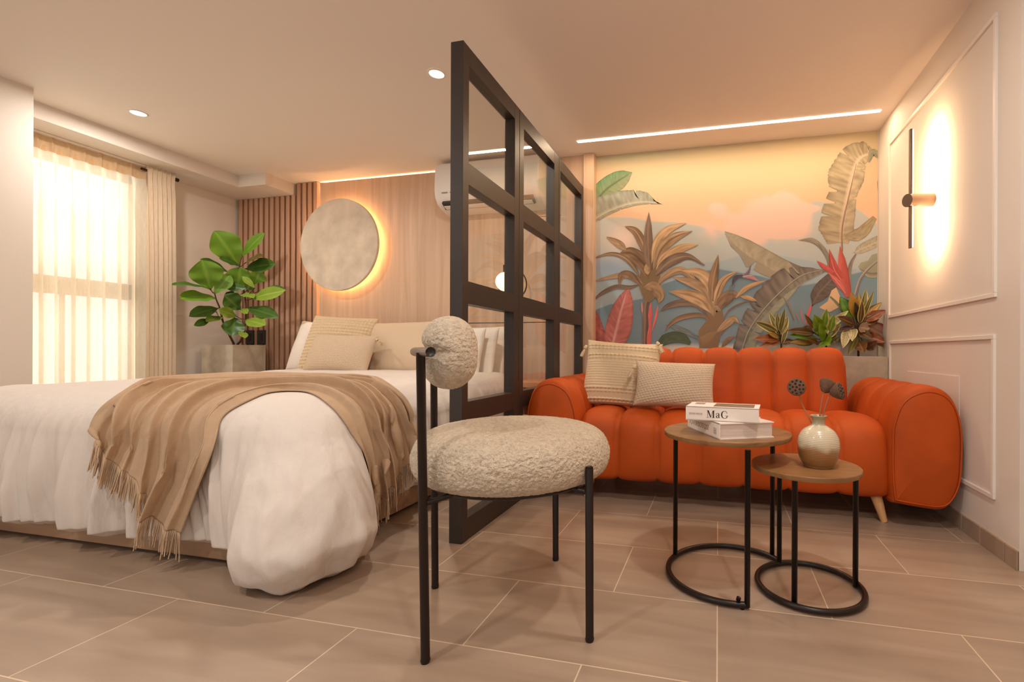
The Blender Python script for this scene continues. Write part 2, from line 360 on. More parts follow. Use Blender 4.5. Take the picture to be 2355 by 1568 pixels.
o = cv.build('led_strip', M['ledw'], smooth=False); tag(o, 'warm LED strip glowing along the top of the oak bed wall', 'led strip')
o = MB().box((-3.383, PF + .014, .75), (-3.376, PF + .018, 2.19)).build('led_strip', M['ledv'], smooth=False); tag(o, 'warm vertical LED strip between the wood slats and oak panel', 'led strip')
# ceiling LED line
MB().box((-.962, 3.118, HC - .004), (.95, 3.142, HC + .001)).build('ceiling_light_line', M['led'], smooth=False)
tag(bpy.data.objects['ceiling_light_line'], 'long thin linear LED light in the ceiling before the mural', 'ceiling light')
area('light_line_lamp', (0, 3.13, HC - .008), 1.9, 11, WARM, (0, 0, 0), .02)
# downlights
dl = None
for i, (x, y) in enumerate(DL):
    t = thing('recessed_downlight', (x, y, HC), ['round recessed ceiling downlight near the curtained window', 'round recessed ceiling downlight beside the partition top'][i], 'ceiling light', 'recessed downlights in the bedroom ceiling')
    MB().lathe([(.047, -.001), (.047, -.004), (.038, -.006), (.036, -.001)], (x, y, HC), 40).build('trim_ring', M['white'], t)
    MB().lathe([(0, -.003), (.036, -.003)], (x, y, HC), 40).build('diffuser', M['spot'], t)

# ------------------------------------------------------------------ round backlit disc
dc = (-3.10, 3.31, 1.645); t = thing('backlit_disc', (dc[0], 3.37, dc[2]), 'large round stone textured wall disc glowing warm around its rim', 'wall lamp')
R = .385
MB().lathe([(0, .022), (R - .003, .022), (R, .019), (R, 0), (0, 0)], dc, 96, (0, -1, 0)).build('disc', M['sage'], t)
autosmooth(t.children[0])
MB().lathe([(R - .07, 0), (R - .07, .02), (0, .02)], (dc[0], 3.375, dc[2]), 64, (0, -1, 0)).build('mount', M['slatback'], t)
a = np.linspace(0, 2 * np.pi, 90, endpoint=False)
MB().tube(np.c_[dc[0] + (R - .045) * np.cos(a), np.full(90, 3.335), dc[2] + (R - .045) * np.sin(a)], .006, 8, closed=True).build('led_ring', emit('disc_led', (1, .60, .27), 22), t)

# ------------------------------------------------------------------ air conditioner
t = thing('air_conditioner', (-1.68, 3.35, 1.84), 'white split air conditioner high on the oak wall behind the partition', 'air conditioner')
prof = [(3.375, 2.20), (3.21, 2.20), (3.185, 2.185), (3.17, 2.12), (3.165, 1.98), (3.175, 1.93), (3.21, 1.885), (3.26, 1.86), (3.33, 1.845), (3.375, 1.84)]
n = len(prof); x0, x1 = -2.115, -1.27
V = [(x0, *p) for p in prof] + [(x1, *p) for p in prof]
o = MB().add(V, [list(range(n)), [n + i for i in range(n)][::-1]] + [[i, (i + 1) % n, n + (i + 1) % n, n + i] for i in range(n)]).build('body', M['ac'], t, fix=True); autosmooth(o, 50)
md = o.modifiers.new('b', 'BEVEL'); md.width = .006; md.segments = 2; md.limit_method = 'ANGLE'
MB().box((-2.06, 3.185, 1.865), (-1.32, 3.25, 1.895), rot=rotm(-.6)).build('outlet_slot', M['dark'], t, False)
v = MB()
for i in range(14): v.box((-2.04 + i * .053, 3.19, 1.866), (-2.036 + i * .053, 3.245, 1.892), rot=rotm(-.6))
v.box((-2.05, 3.195, 1.857), (-1.33, 3.235, 1.861), .001, rot=rotm(-.35)); v.build('louver', M['ac'], t, False)
MB().box((-2.05, 3.1628, 1.955), (-2.0, 3.166, 1.962)).box((-1.98, 3.1628, 1.955), (-1.96, 3.166, 1.962)).build('lettering', M['greyink'], t, False)

# ------------------------------------------------------------------ bedside globe lamp
gc = (-1.575, 3.27, 1.285); t = thing('globe_wall_lamp', (gc[0], 3.37, gc[2]), 'glowing opal globe wall lamp with black ring above the nightstand', 'wall lamp')
MB().lathe([(.072 * math.sin(u), -.072 * math.cos(u)) for u in np.linspace(.001, np.pi - .001, 24)], gc, 36).build('globe', M['globe'], t)
u = np.linspace(0, 2 * np.pi, 60, endpoint=False)
MB().tube(np.c_[gc[0] + .045 + .115 * np.cos(u), np.full(60, gc[1] + .03), gc[2] - .02 + .115 * np.sin(u)], .006, 8, closed=True).build('ring', M['black'], t)
MB().tube([(gc[0], gc[1], gc[2] + .068), (gc[0], gc[1], gc[2] + .125)], .016, 16).tube([(gc[0], gc[1], gc[2] + .09), (gc[0], PF, gc[2] + .09)], .008).tube([(gc[0], PF - .012, gc[2] + .09), (gc[0], PF, gc[2] + .09)], .035, 24).build('bracket', M['black'], t)

# ------------------------------------------------------------------ sconce on the right wall
cy, cz = 2.578, 1.50
t = thing('wall_sconce', (XR, cy, cz), 'slim vertical bar wall sconce with warm glow on white panelling', 'wall lamp')
o = MB().tube([(XR, 2.60, 1.512), (XR - .137, 2.535, 1.497)], .031, 28).build('arm', M['gun'], t); autosmooth(o)
bx, by = XR - .118, 2.545
o = MB().box((bx - .007, by - .0085, 1.267), (bx + .005, by + .0085, 1.845), .002).build('bar', M['gun'], t, False)
MB().box((bx + .0051, by - .0083, 1.272), (bx + .0085, by + .0083, 1.84)).build('diffuser', emit('sconce_led', (1, .72, .42), 10), t, False)
area('sconce_lamp', (bx + .02, by + .012, 1.555), .02, 7, (1, .62, .33), (0, math.pi / 2 * -1, 0), .56)
bpy.data.objects['sconce_lamp'].rotation_euler = Vector((1, .25, 0)).to_track_quat('-Z', 'Y').to_euler(); bpy.data.objects['sconce_lamp'].data.size = .012
# access panel
tag(MB().box((XR - .004, 2.33, .30), (XR, 2.90, .658), .001).build('access_panel', M['wall'], smooth=False), 'flush white access hatch low on the right wall behind the sofa arm', 'access panel')
# ------------------------------------------------------------------ outlets on slats
for i, (x, lb) in enumerate(((-4.15, 'left of two black wall switches on the slats beside the fig pot'), (-4.022, 'right of two black wall switches on the slats beside the fig pot'))):
    t = thing('wall_switch', (x + .045, 3.36, .81), lb, 'switch', 'black switches on the slat cladding')
    MB().box((x, 3.353, .812), (x + .088, 3.366, .938), .003).build('plate', M['blackp'], t, False)
    MB().box((x + .03, 3.349, .84), (x + .058, 3.355, .91), .002).build('rocker', M['black'], t, False)

# ------------------------------------------------------------------ glass partition
t = thing('glass_partition', (-1.007, 2.5, 0), 'dark metal framed glass partition between the bed and the orange sofa', 'partition')
pa, pb = -1.034, -.979
ys = [(1.655, 2.188, 1.70, 2.135), (2.192, 2.788, 2.245, 2.705), (2.792, 3.352, 2.812 + .005, 3.285)]
zs = [(.088, .472), (.556, .95), (1.04, 1.427), (1.515, 1.905)]; ZT = 1.98
for k, (a0, a1, g0, g1) in enumerate(ys):
    f = MB()
    f.box((pa, a0, 0), (pb, g0, ZT), .0015).box((pa, g1, 0), (pb, a1, ZT), .0015)
    zz = [0] + [v for p in zs for v in p] + [ZT]
    for i in range(0, 10, 2): f.box((pa + .0005, g0 - .001, zz[i]), (pb - .0005, g1 + .001, zz[i + 1]), .0012)
    fo = f.build('panel_frame', M['steel'], t, False)
    for z0, z1 in zs: MB().box((-1.009, g0 - .004, z0 - .004), (-1.004, g1 + .004, z1 + .004)).build('glass_pane', M['glass'], fo, False)

# ------------------------------------------------------------------ curtains
ct = thing('sheer_curtain', (-4.15, 2.25, 0), 'sheer cream pinch pleat curtain glowing across the bright window', 'curtain')
pl = np.array([1.84, 1.90, 1.965, 2.033, 2.10, 2.178, 2.256, 2.342, 2.424, 2.512, 2.60]) 
def curtain(y0, y1, pleats, ztop, amp, X0, nz_=60, nper=16, seed=0, zhead=.10):
    # pleat phase runs 0..n over the given pleat positions
    pp = np.interp(np.linspace(0, len(pleats) - 1, (len(pleats) - 1) * nper + 1), np.arange(len(pleats)), pleats)
    ph = np.linspace(0, len(pleats) - 1, len(pp)); zz = np.linspace(.012, ztop, nz_)
    G = np.zeros((nz_, len(pp), 3))
    for i, z in enumerate(zz):
        d = ztop - z; k = min(1, max(0, (d - .01) / .5)); pin = np.exp(-((d - zhead) / .05) ** 2)
        pinch = np.exp(-((ph - np.round(ph)) / .10) ** 2)
        fold = np.cos(2 * np.pi * ph + .5 * np.sin(ph * 2.1 + seed) * k)
        wob = np.array([nz((v * 3, z * .7, seed), 1.) for v in pp])
        x = X0 + amp * (k * .85 + .0) * fold + .016 * pinch * (1 - k) * (1 - .6 * pin) + .018 * wob * k
        G[i, :, 0] = x; G[i, :, 1] = pp + .012 * np.sin(2 * np.pi * ph + 1) * k; G[i, :, 2] = z
    return G
G = curtain(1.84, 2.6, pl, 2.112, .036, -4.165)
MB().grid(G).build('fabric', M['sheer'], ct)
hg = G[-4:, :, :].copy(); hg[:, :, 0] -= .004
zt = np.linspace(2.02, 2.115, 4)
for i in range(4): hg[i, :, 2] = zt[i]; hg[i, :, 0] = G[-1, :, 0] - .003
MB().grid(hg).build('header_tape', M['tape'], ct)
o = MB().box((-4.19, 1.83, 2.1135), (-4.13, 2.60, 2.1245), .002).build('curtain_track', M['white'], smooth=False)
tag(o, 'white ceiling curtain track above the sheer curtain', 'curtain track')
ct = thing('drape_curtain', (-4.14, 2.7, 0), 'opaque beige drape bunched beside the sheer curtain', 'curtain')
G = curtain(2.6, 2.79, np.array([2.56, 2.59, 2.62, 2.65, 2.68, 2.71, 2.738]), 2.118, .014, -4.085, seed=3)
MB().grid(G).build('fabric', M['drape'], ct)
t = thing('curtain_rod', (-4.183, 2.8, 2.13), 'black curtain rod end poking past the bunched beige drape', 'curtain rod')
o = MB().tube([(-4.135, 2.56, 2.09), (-4.135, 2.75, 2.09)], .009, 16).build('rod', M['black'], t)
o = MB().tube([(-4.135, 2.75, 2.09), (-4.135, 2.757, 2.09), (-4.135, 2.765, 2.09), (-4.135, 2.80, 2.09)], [.009, .009, .014, .014], 20).build('finial', M['black'], t); autosmooth(o)

# ------------------------------------------------------------------ bed
bed = thing('bed', (-2.35, 1.3, 0), 'wide bed with low wooden plinth frame under the white duvet', 'bed')
MB().box((-3.25, 1.30, 0.015), (-1.44, 3.36, .20), .004).build('bed_frame', M['plinth'], bed, False)
MB().box((-3.24, 1.33, .20), (-1.45, 3.33, .50), .07, seg=4).build('mattress', M['pillow'], bed)
# duvet -------------------------------------------------------------
DX0, DX1, DY0, DYB, ZTOP = -3.33, -1.385, 1.245, 3.14, .598
def top_h(x, y):
    h = ZTOP + .010 * noise.noise(Vector((x * 2.2, y * 2.2, 3))) + .004 * noise.noise(Vector((x * 6, y * 5, 8)))
    h += .022 / (1 + math.exp(-(y - 2.62) / .035)) * (1 - .5 * max(0, x + 2.4))
    return h
Rc = .26; ins = .215
P = []
def seg(a, b, n):
    for k in range(n): P.append((np.array(a) + (np.array(b) - np.array(a)) * k / n, None))
def arc(c, a0, a1, n):
    for k in range(n):
        a = a0 + (a1 - a0) * k / n; P.append((np.array(c) + Rc * np.array([math.cos(a), math.sin(a)]), (math.cos(a), math.sin(a))))
seg((DX0, DYB), (DX0, DY0 + Rc), 70); P = [(p, (-1, 0)) if n is None else (p, n) for p, n in P]
arc((DX0 + Rc, DY0 + Rc), math.pi, 1.5 * math.pi, 30)
k0 = len(P); seg((DX0 + Rc, DY0), (DX1 - Rc, DY0), 190); P = [(p, (0, -1)) if n is None else (p, n) for p, n in P]
k1 = len(P); arc((DX1 - Rc, DY0 + Rc), 1.5 * math.pi, 2 * math.pi, 80)
k2 = len(P); seg((DX1, DY0 + Rc), (DX1, DYB), 130); P = [(p, (1, 0)) if n is None else (p, n) for p, n in P]
base = np.array([p for p, n in P]); nrm = np.array([n for p, n in P])
s = np.r_[0, np.cumsum(np.linalg.norm(np.diff(base, axis=0), axis=1))]
sl0, sl1 = s[k1] + .07, s[k2] + .07
lob = np.clip((s - sl0) / (sl1 - sl0), 0, 1); lobc = (sl0 + sl1) / 2
dvec = np.array([.72, -.69]); evec = np.array([.70, .71])
NQ = 96; G = np.zeros((len(P), NQ, 3))
for i in range(len(P)):
    inlob = 0 < lob[i] < 1; S = math.sin(math.pi * lob[i]) if inlob else 0
    side = i >= k2; zh = .075 + .012 * noise.noise(Vector((s[i] * 3, 0, 0)))
    if side: zh = .115 + .01 * noise.noise(Vector((s[i] * 4, 1, 0)))
    zh = zh + (.012 - zh) * min(1, S * 1.8)
    zt = top_h(*(base[i] - nrm[i] * ins)); roll = .15
    for j in range(NQ):
        q = j / (NQ - 1)
        if q < .30:
            a = q / .30 * math.pi / 2; o = -ins + ins * math.sin(a); z = zt - roll * (1 - math.cos(a))
        elif q < .90:
            u = (q - .30) / .60; z = (zt - roll) + (zh + .025 - (zt - roll)) * u; o = .012 * u + .012 * math.sin(u * math.pi)
        else:
            u = (q - .90) / .10 * math.pi; z = zh + .025 * math.cos(u * .5 * 1.3); z = zh + .025 * (math.cos(u) * .5 + .5); o = .012 - .028 * (1 - math.cos(u)) * .5 - .02 * u / math.pi
        dep = max(0, (ZTOP - z) / (ZTOP - .03)); dd = min(1, dep)
        p = base[i] + nrm[i] * o
        # hanging corner lobe
        if S > 0:
            g = max(0, min(1, (dd - .04) / .88)); g = g * g * (3 - 2 * g); tuck = 1 - .24 * max(0, (dd - .80) / .2) ** 1.5
            p = p + dvec * (.285 * g * tuck * S ** 1.1) - evec * (.075 * g * tuck * math.sin(2 * math.pi * lob[i]))
            p = p + dvec * .012 * g * noise.noise(Vector((lob[i] * 3, dd * 2.5, 5))) * 2
        # folds
        def rg(x_, y_, z_): return 1 - 2.2 * abs(noise.noise(Vector((x_, y_, z_))))
        fa = min(1, dd * 1.5) ** 1.2 * (1 - .55 * S)
        ph = s[i] * 2 * math.pi / .10; lean = s[i] + .05 * math.sin(s[i] * 3) + .12 * (dd - .5) * noise.noise(Vector((s[i] * 1.5, 3, 0)))
        zz_ = dd + .15 * noise.noise(Vector((s[i] * 2, 5, 1)))
        def rs(x_, y_, z_): n0 = noise.noise(Vector((x_, y_, z_))); return 1 - 2.4 * math.sqrt(n0 * n0 + .006)
        p = p + nrm[i] * (.040 * fa * rs(lean * 7, zz_ * .45, 1) + .026 * fa * rs(lean * 17 + zz_ * .6, zz_ * .8, 5) + .010 * fa * rs(lean * 34 - zz_, zz_ * 1.4, 2) - .018 * fa)
        p = p + nrm[i] * (.003 * dd * noise.noise(Vector((s[i] * 16, z * 14, 3))))
        p = p + nrm[i] * (.034 * S * min(1, dd * 1.3) * rs(lob[i] * 4.0 + dd * .8, dd * .7, 3) + .018 * S * dd * rs(lob[i] * 8.5 - dd * 1.2, dd * 1.5, 14))
        if S > 0: p = p + nrm[i] * (S * min(1, dd * 1.4) * (.013 * rs(lob[i] * 3.2 + dd * 3.2, dd * 2.6 - lob[i] * 1.5, 21) + .009 * rs(lob[i] * 5 - dd * 4.5, dd * 3, 33)))
        if q > .82: z += (q - .82) / .18 * (.016 * noise.noise(Vector((s[i] * 9, 0, 7))) + .06 * S * noise.noise(Vector((s[i] * 15, 2, 7))))
        G[i, j] = (p[0], p[1], max(z, .008))
dv = MB(); dv.grid(G)
xi = np.linspace(DX0 + ins, DX1 - ins, 90); yi = np.linspace(DY0 + ins, DYB, 90)
T = np.zeros((90, 90, 3))
for i, x in enumerate(xi):
    for j, y in enumerate(yi): T[i, j] = (x, y, top_h(x, y))
dv.grid(T)
duvet = dv.build('duvet', M['linen'], smooth=True, fix=True)
tag(duvet, 'white linen duvet spread over the bed and spilling to the floor at one corner', 'duvet')
me = duvet.data; dW = np.array([v.co[:] for v in me.vertices]) + np.array(duvet.location)
bvh = BVHTree.FromPolygons([Vector(v) for v in dW], [tuple(p.vertices) for p in me.polygons])
eye = Vector((0, 0, EYE))
def onduvet(px, py):
    for k in range(80):
        for dx, dy in ((0, k), (-k, 0), (0, -k), (-k, k), (-k, -k)):
            h = bvh.ray_cast(eye, Vector(ray(px + dx, py + dy)).normalized())
            if h[0] is not None:
                p = np.array(h[0])
                if p[2] < .44 and px < 620: p = atY(px, py, 1.205)
                if p[2] < .44 and px > 760: p = atX(px, py, -1.35)
                return p
    return None
outl = [(223, 1022), (252, 972), (300, 920), (385, 888), (520, 878), (640, 872), (745, 872), (840, 880), (895, 897), (934, 935), (955, 985), (955, 1040)]
innl = [(416, 1225), (448, 1138), (487, 1040), (514, 962), (580, 922), (662, 901), (735, 920), (782, 965), (808, 1030), (828, 1095), (842, 1140), (849, 1168)]
mid = {}
# fringe lines at both ends
endA = catmull([(223, 1022), (263, 1064), (330, 1115), (352, 1185), (416, 1225)], 9)
endB = catmull([(958, 1045), (930, 1066), (905, 1110), (878, 1138), (849, 1165)], 9)
C = []
for i in range(len(outl)):
    a = onduvet(*outl[i]); b = onduvet(*innl[i])
    if i == 0: row = [onduvet(*p) for p in endA]
    elif i == len(outl) - 1: row = [onduvet(*p) for p in endB]
    else: row = [a + (b - a) * k / 8 for k in range(9)]
    C.append(row)
C = np.array(C)
for k in range(3):    # relax interior rows
    C[1:-1, 1:-1] = .5 * C[1:-1, 1:-1] + .125 * (C[2:, 1:-1] + C[:-2, 1:-1] + C[1:-1, 2:] + C[1:-1, :-2])
NU, NV = 230, 170
A1 = np.stack([catmull(C[:, j], NU) for j in range(9)], 1)
A2 = np.stack([catmull(A1[i], NV) for i in range(NU)], 0)
def snap(q):
    loc, nor, idx, dist = bvh.find_nearest(Vector(q)); loc = np.array(loc); nor = np.array(nor)
    return loc, (nor if nor @ (loc - np.array([-2.3, 2.2, .3])) > 0 else -nor)
def relax(T_, n):
    for k in range(n):
        T_[1:-1, 1:-1] = .4 * T_[1:-1, 1:-1] + .15 * (T_[2:, 1:-1] + T_[:-2, 1:-1] + T_[1:-1, 2:] + T_[1:-1, :-2])
        for e_ in (0, -1): T_[1:-1, e_] = .5 * T_[1:-1, e_] + .25 * (T_[2:, e_] + T_[:-2, e_])
        T_[0, 1:-1] = .5 * T_[0, 1:-1] + .25 * (T_[0, 2:] + T_[0, :-2]); T_[-1, 1:-1] = .5 * T_[-1, 1:-1] + .25 * (T_[-1, 2:] + T_[-1, :-2])
    return T_
TB = relax(A2.copy(), 12)
def norms(T_):
    n_ = np.cross(np.gradient(T_, axis=0), np.gradient(T_, axis=1)); n_ /= np.linalg.norm(n_, axis=2)[..., None] + 1e-9
    return n_ if n_[NU // 2, NV // 2][2] > 0 else -n_
for k in range(4):      # lift the sheet just clear of the duvet's outermost folds
    TN = norms(TB); ND = TN.copy()
    for i in range(NU):
        for j in range(NV):
            h_ = bvh.ray_cast(Vector(TB[i, j] + TN[i, j] * .25), Vector(-TN[i, j]), .6)
            if h_[0] is not None:
                g_ = .25 - h_[3]
                if -.006 < g_ < .10: TB[i, j] = TB[i, j] + TN[i, j] * (g_ + .006)
    if k < 3: TB = relax(TB, 8)
TN = np.cross(np.gradient(TB, axis=0), np.gradient(TB, axis=1)); TN /= np.linalg.norm(TN, axis=2)[..., None] + 1e-9
if (TN[NU // 2, NV // 2][2]) < 0: TN = -TN
TG = np.zeros((NU, NV, 3))
rid = [0.05, .20, .37, .55, .73, .93]
for i in range(NU):
    u = i / (NU - 1); gather = math.exp(-((u - .48) / .2) ** 2)
    for j in range(NV):
        v = j / (NV - 1); vv = v + .025 * math.sin(u * 7 + v * 3) + .02 * noise.noise(Vector((u * 5, v * 4, 2))); r = 0
        for k, c in enumerate(rid):
            wd = .040 + .012 * math.sin(k * 2.3 + u * 3); am = (.75 + .25 * math.sin(k * 1.7 + 1)) * (.85 + .5 * noise.noise(Vector((u * 3, k * 1.3, 0))))
            d = (vv - c) / wd; d = d * (1.7 if d > 0 else .8); r = max(r, am * math.exp(-d * d))
        h = .003 + (.048 + .008 * gather) * r + .0015 * noise.noise(Vector((u * 14, v * 14, 0)))
        if v < .02 or v > .98: h = .003 + .3 * (h - .003)
        tv = TB[i, min(j + 1, NV - 1)] - TB[i, max(j - 1, 0)]; tv /= np.linalg.norm(tv) + 1e-9
        TG[i, j] = TB[i, j] + TN[i, j] * h + tv * (.032 * r * (.05 < v < .95))
TG = relax(TG, 1)
th = thing('throw_blanket', (-1.9, 1.5, .3), 'camel wool throw with fringed ends draped over the foot corner of the white duvet', 'throw')
o = MB().grid(TG).build('blanket', M['throw'], th)
so = o.modifiers.new('s', 'SOLIDIFY'); so.thickness = .005; so.offset = 1
random.seed(5)
fr = MB()
for end, nst in ((0, 120), (NU - 1, 64)):
    e = TG[end]; L_ = np.r_[0, np.cumsum(np.linalg.norm(np.diff(e, axis=0), axis=1))]
    prev = TG[1 if end == 0 else NU - 4]
    for k in range(nst):
        t_ = (k + .5 + random.uniform(-.25, .25)) / nst * L_[-1]
        p = np.array([np.interp(t_, L_, e[:, c]) for c in range(3)]); pb = np.array([np.interp(t_, L_, prev[:, c]) for c in range(3)])
        dirn = (p - pb); dirn /= np.linalg.norm(dirn) + 1e-9; dirn = dirn * .45 + np.array([random.uniform(-.16, .16), random.uniform(-.1, .06), -.9]); dirn /= np.linalg.norm(dirn)
        ln = random.uniform(.078, .102); pts = [p]
        for m_ in range(4):
            q = pts[-1] + dirn * ln / 4 + np.array([random.uniform(-1, 1), random.uniform(-1, 1), 0]) * .0014
            loc, nor, idx, dist = bvh.find_nearest(Vector(q)); nor = np.array(nor); loc = np.array(loc)
            if nor @ (loc - np.array([-2.3, 2.2, .3])) < 0: nor = -nor
            if (q - loc) @ nor < .006 and dist < .05: q = loc + nor * .007
            q[2] = max(q[2], .006); pts.append(q)
        fr.tube(pts, [.0026, .0024, .0022, .0022, .0014], 5)
fr.build('fringe', M['throw'], th)['kind'] = 'stuff'

# ------------------------------------------------------------------ cushions
def cushion(w_, h_, t_, n=56, ear=.06, pat=None, pinch=.05, puff=.75):
    """closed pillow; local x width, z height, y thickness (front -y)"""
    a = np.linspace(-1, 1, n); out = []
    for sgn in (-1, 1):
        G = np.zeros((n, n, 3))
        for i, u in enumerate(a):
            for j, v in enumerate(a):
                bow = pinch
                x = u * w_ / 2 * (1 - bow * (1 - v * v) * abs(u) ** 2 ) ; z = v * h_ / 2 * (1 - bow * (1 - u * u) * abs(v) ** 2)
                e = max(0, 1 - u ** 2) ** .55 * max(0, 1 - v ** 2) ** .55
                y = sgn * t_ / 2 * e ** puff
                if pat and sgn < 0: y -= pat(u, v) * min(1, e * 3)
                G[i, j] = (x, y, z)
        out.append(G)
    m = MB().grid(out[0]).grid(out[1]); m.V = [np.concatenate(m.V)]
    V = m.V[0]; bm = bmesh.new(); vs = [bm.verts.new(v) for v in V]
    for f in m.F: bm.faces.new([vs[i] for i in f])
    bmesh.ops.remove_doubles(bm, verts=bm.verts[:], dist=1e-5); bmesh.ops.recalc_face_normals(bm, faces=bm.faces[:]); bm.verts.index_update()
    V = np.array([v.co[:] for v in bm.verts]); Fc = [[v.index for v in f.verts] for f in bm.faces]; bm.free(); return V, Fc
def wrinkle(V, amp, s=5, seed=0):
    return V + np.array([[0, amp * noise.noise(Vector((v[0] * s + seed, v[2] * s, v[1]))), 0] for v in V])
def put(V, c, lean=0, roll=0, yaw=0): return V @ rotm(lean, roll, yaw).T + np.array(c)
def tassel(mb, p, d, ln=.06, r=.006, seed=0):
    rnd = random.Random(seed); d = np.array(d, float); d /= np.linalg.norm(d)
    mb.tube([p, p + d * ln * .2, p + d * ln * .3], [r * .5, r, r * .7], 8)
    for k in range(16):
        dd = d + np.array([rnd.uniform(-.28, .28) for _ in range(3)]); dd /= np.linalg.norm(dd); a0 = p + d * ln * .25
        mb.tube([a0, a0 + dd * ln * .4, a0 + (dd * .6 + d * .4) * ln * .8], [.0018, .0024, .0016], 5)
# white pillows against the wall
def plain(name, w_, h_, t_, c, lean, roll, yaw, m, label, cat='pillow', seed=0, group=None, amp=.01):
    V, Fc = cushion(w_, h_, t_, 40); V = wrinkle(V, amp, 6, seed); V = put(V, c, lean, roll, yaw)
    o = obj(name, V, Fc, m); tag(o, label, cat, group); return o
plain('pillow', .66, .44, .17, (-3.12, 3.22, .77), -.30, .10, .08, M['pillow'], 'white pillow leaning by the slats behind the large waffle cushion', seed=1)
plain('pillow', .62, .42, .11, (-1.88, 3.295, .75), -.25, 0, 0, M['pillow'], 'white pillow against the oak wall partly hidden behind the chair backrest', seed=2)
plain('pillow', .46, .38, .13, (-1.80, 3.17, .735), -.3, -.06, -.2, M['pillow'], 'rear white pillow seen through the lower glass pane', seed=3)
plain('pillow', .42, .38, .12, (-1.83, 3.03, .74), -.35, -.05, -.1, M['pillow'], 'front white pillow seen through the glass beside the chair backrest', seed=4)
plain('cushion', .64, .42, .15, (-2.34, 3.11, .785), -.32, -.02, .02, M['beige'], 'plain beige cushion in the middle of the bed beside the textured ones', 'cushion', 5)
waffle = lambda u, v: .010 * (abs(math.sin(u * 34)) * abs(math.sin(v * 28))) ** .6
V, Fc = cushion(.55, .48, .16, 150, pat=waffle)
tag(obj('cushion', put(V, (-2.88, 3.06, .80), -.36, .05, .10), Fc, M['knit']), 'large cream waffle knit cushion behind the small lumbar cushion on the bed', 'cushion')
def zig(u, v): return .003 * abs(math.sin(u * 34 + 1.2 * math.sin(v * 14))) * abs(math.sin(v * 40))
V, Fc = cushion(.52, .30, .15, 120, pat=zig)
lc = thing('lumbar_cushion', (-2.78, 2.9, .62), 'small oblong cream cushion with tassel at the front of the bed pillows', 'cushion')
obj('cushion_cover', put(V, (-2.70, 2.89, .735), -.42, .03, .06), Fc, M['knit2'], lc)
tb = MB(); tassel(tb, np.array([-2.445, 2.95, .845]), (.7, -.2, -.45), .075, .012, 4); tb.build('tassel', M['knit'], lc)

# ------------------------------------------------------------------ nightstand
t = thing('nightstand', (-1.28, 3.1, 0), 'pale wooden open nightstand seen through the glass partition', 'nightstand')
nx0, nx1, ny0, ny1 = -1.372, -1.09, 2.93, 3.35
MB().box((nx0, ny0, .515), (nx1, ny1, .55), .002).build('top', M['night'], t, False)
MB().box((nx0, ny0 + .003, .10), (nx0 + .025, ny1, .515)).box((nx1 - .025, ny0 + .003, .10), (nx1, ny1, .515)).box((nx0, ny1 - .02, .10), (nx1, ny1, .515)).box((nx0, ny0 + .003, .0), (nx1, ny1, .12)).build('carcass', M['night'], t, False)
MB().box((nx0 + .028, ny0 + .01, .13), (nx1 - .028, ny0 + .03, .33), .002).build('drawer', M['night'], t, False)

# ------------------------------------------------------------------ orange sofa
sofa = thing('orange_sofa', (.02, 2.7, 0), 'orange velvet channel tufted sofa against the tropical mural', 'sofa')
def channel(prof, xs, name, pinch=.030, ends=(1, 1), nper=14, cen=None, mp=lambda x, p: (x, p[0], p[1]), closed=True, er=.05, parent=sofa):
    """sweep a closed profile through seams xs; profile shrinks toward its centre at every seam"""
    prof = catmull(list(prof) + [prof[0]], 90)[:-1]
    c = prof.mean(0) if cen is None else np.array(cen)
    T_ = np.roll(prof, -1, 0) - np.roll(prof, 1, 0); N_ = np.c_[T_[:, 1], -T_[:, 0]]; N_ /= np.linalg.norm(N_, axis=1)[:, None] + 1e-9
    area_ = .5 * np.sum(prof[:, 0] * np.roll(prof[:, 1], -1) - np.roll(prof[:, 0], -1) * prof[:, 1])
    if area_ < 0: N_ = -N_
    pm = (.35 + .65 * np.clip((prof[:, 1:2] - .12) / .2, 0, 1)) if name == 'seat' else 1
    G = []
    for k in range(len(xs) - 1):
        for m_ in range(nper + (k == len(xs) - 2)):
            f = m_ / nper; w_ = 2 * f - 1; d = pinch * (.45 * w_ * w_ + .55 * (1 - math.sqrt(max(0, 1 - abs(w_) ** 7))))
            if (k == 0 and w_ < 0 and ends[0]) or (k == len(xs) - 2 and w_ > 0 and ends[1]): d = er * (1 - math.sqrt(max(0, 1 - abs(w_) ** 3.0)))
            x = xs[k] + (xs[k + 1] - xs[k]) * f
            G.append([mp(x, p) for p in prof - N_ * (d * pm)])
    G = np.array(G); mb = MB().grid(G, cv=True); n = len(prof)
    for e, pos in ((0, 0), (1, len(G) - 1)):
        r = G[pos]; cc = r.mean(0); last = pos * n
        prev = [last + i for i in range(n)]
        for sc_, off in ((.93, .006), (.6, .014), (.2, .016)):
            dirn = (G[0].mean(0) - G[-1].mean(0)); dirn /= np.linalg.norm(dirn); dirn = dirn if e == 0 else -dirn
            ring = cc + (r - cc) * sc_ + dirn * off * (1 if ends[e] else .2); b0 = mb.n; mb.add(ring, [])
            for i in range(n): mb.F.append([prev[i], prev[(i + 1) % n], b0 + (i + 1) % n, b0 + i])
            prev = [b0 + i for i in range(n)]
        c0 = mb.n; mb.add([ring.mean(0)], [])
        for i in range(n): mb.F.append([prev[i], prev[(i + 1) % n], c0])
    return mb.build(name, M['velvet'], parent, True, fix=True)
SX = np.array([-.70, -.496, -.292, -.088, .117, .321, .535, .742])
seat_prof = [(2.335, .105), (2.295, .13), (2.275, .22), (2.275, .33), (2.30, .405), (2.37, .447), (2.50, .462), (2.68, .452), (2.86, .43), (2.92, .36), (2.92, .14), (2.88, .105), (2.6, .10)]
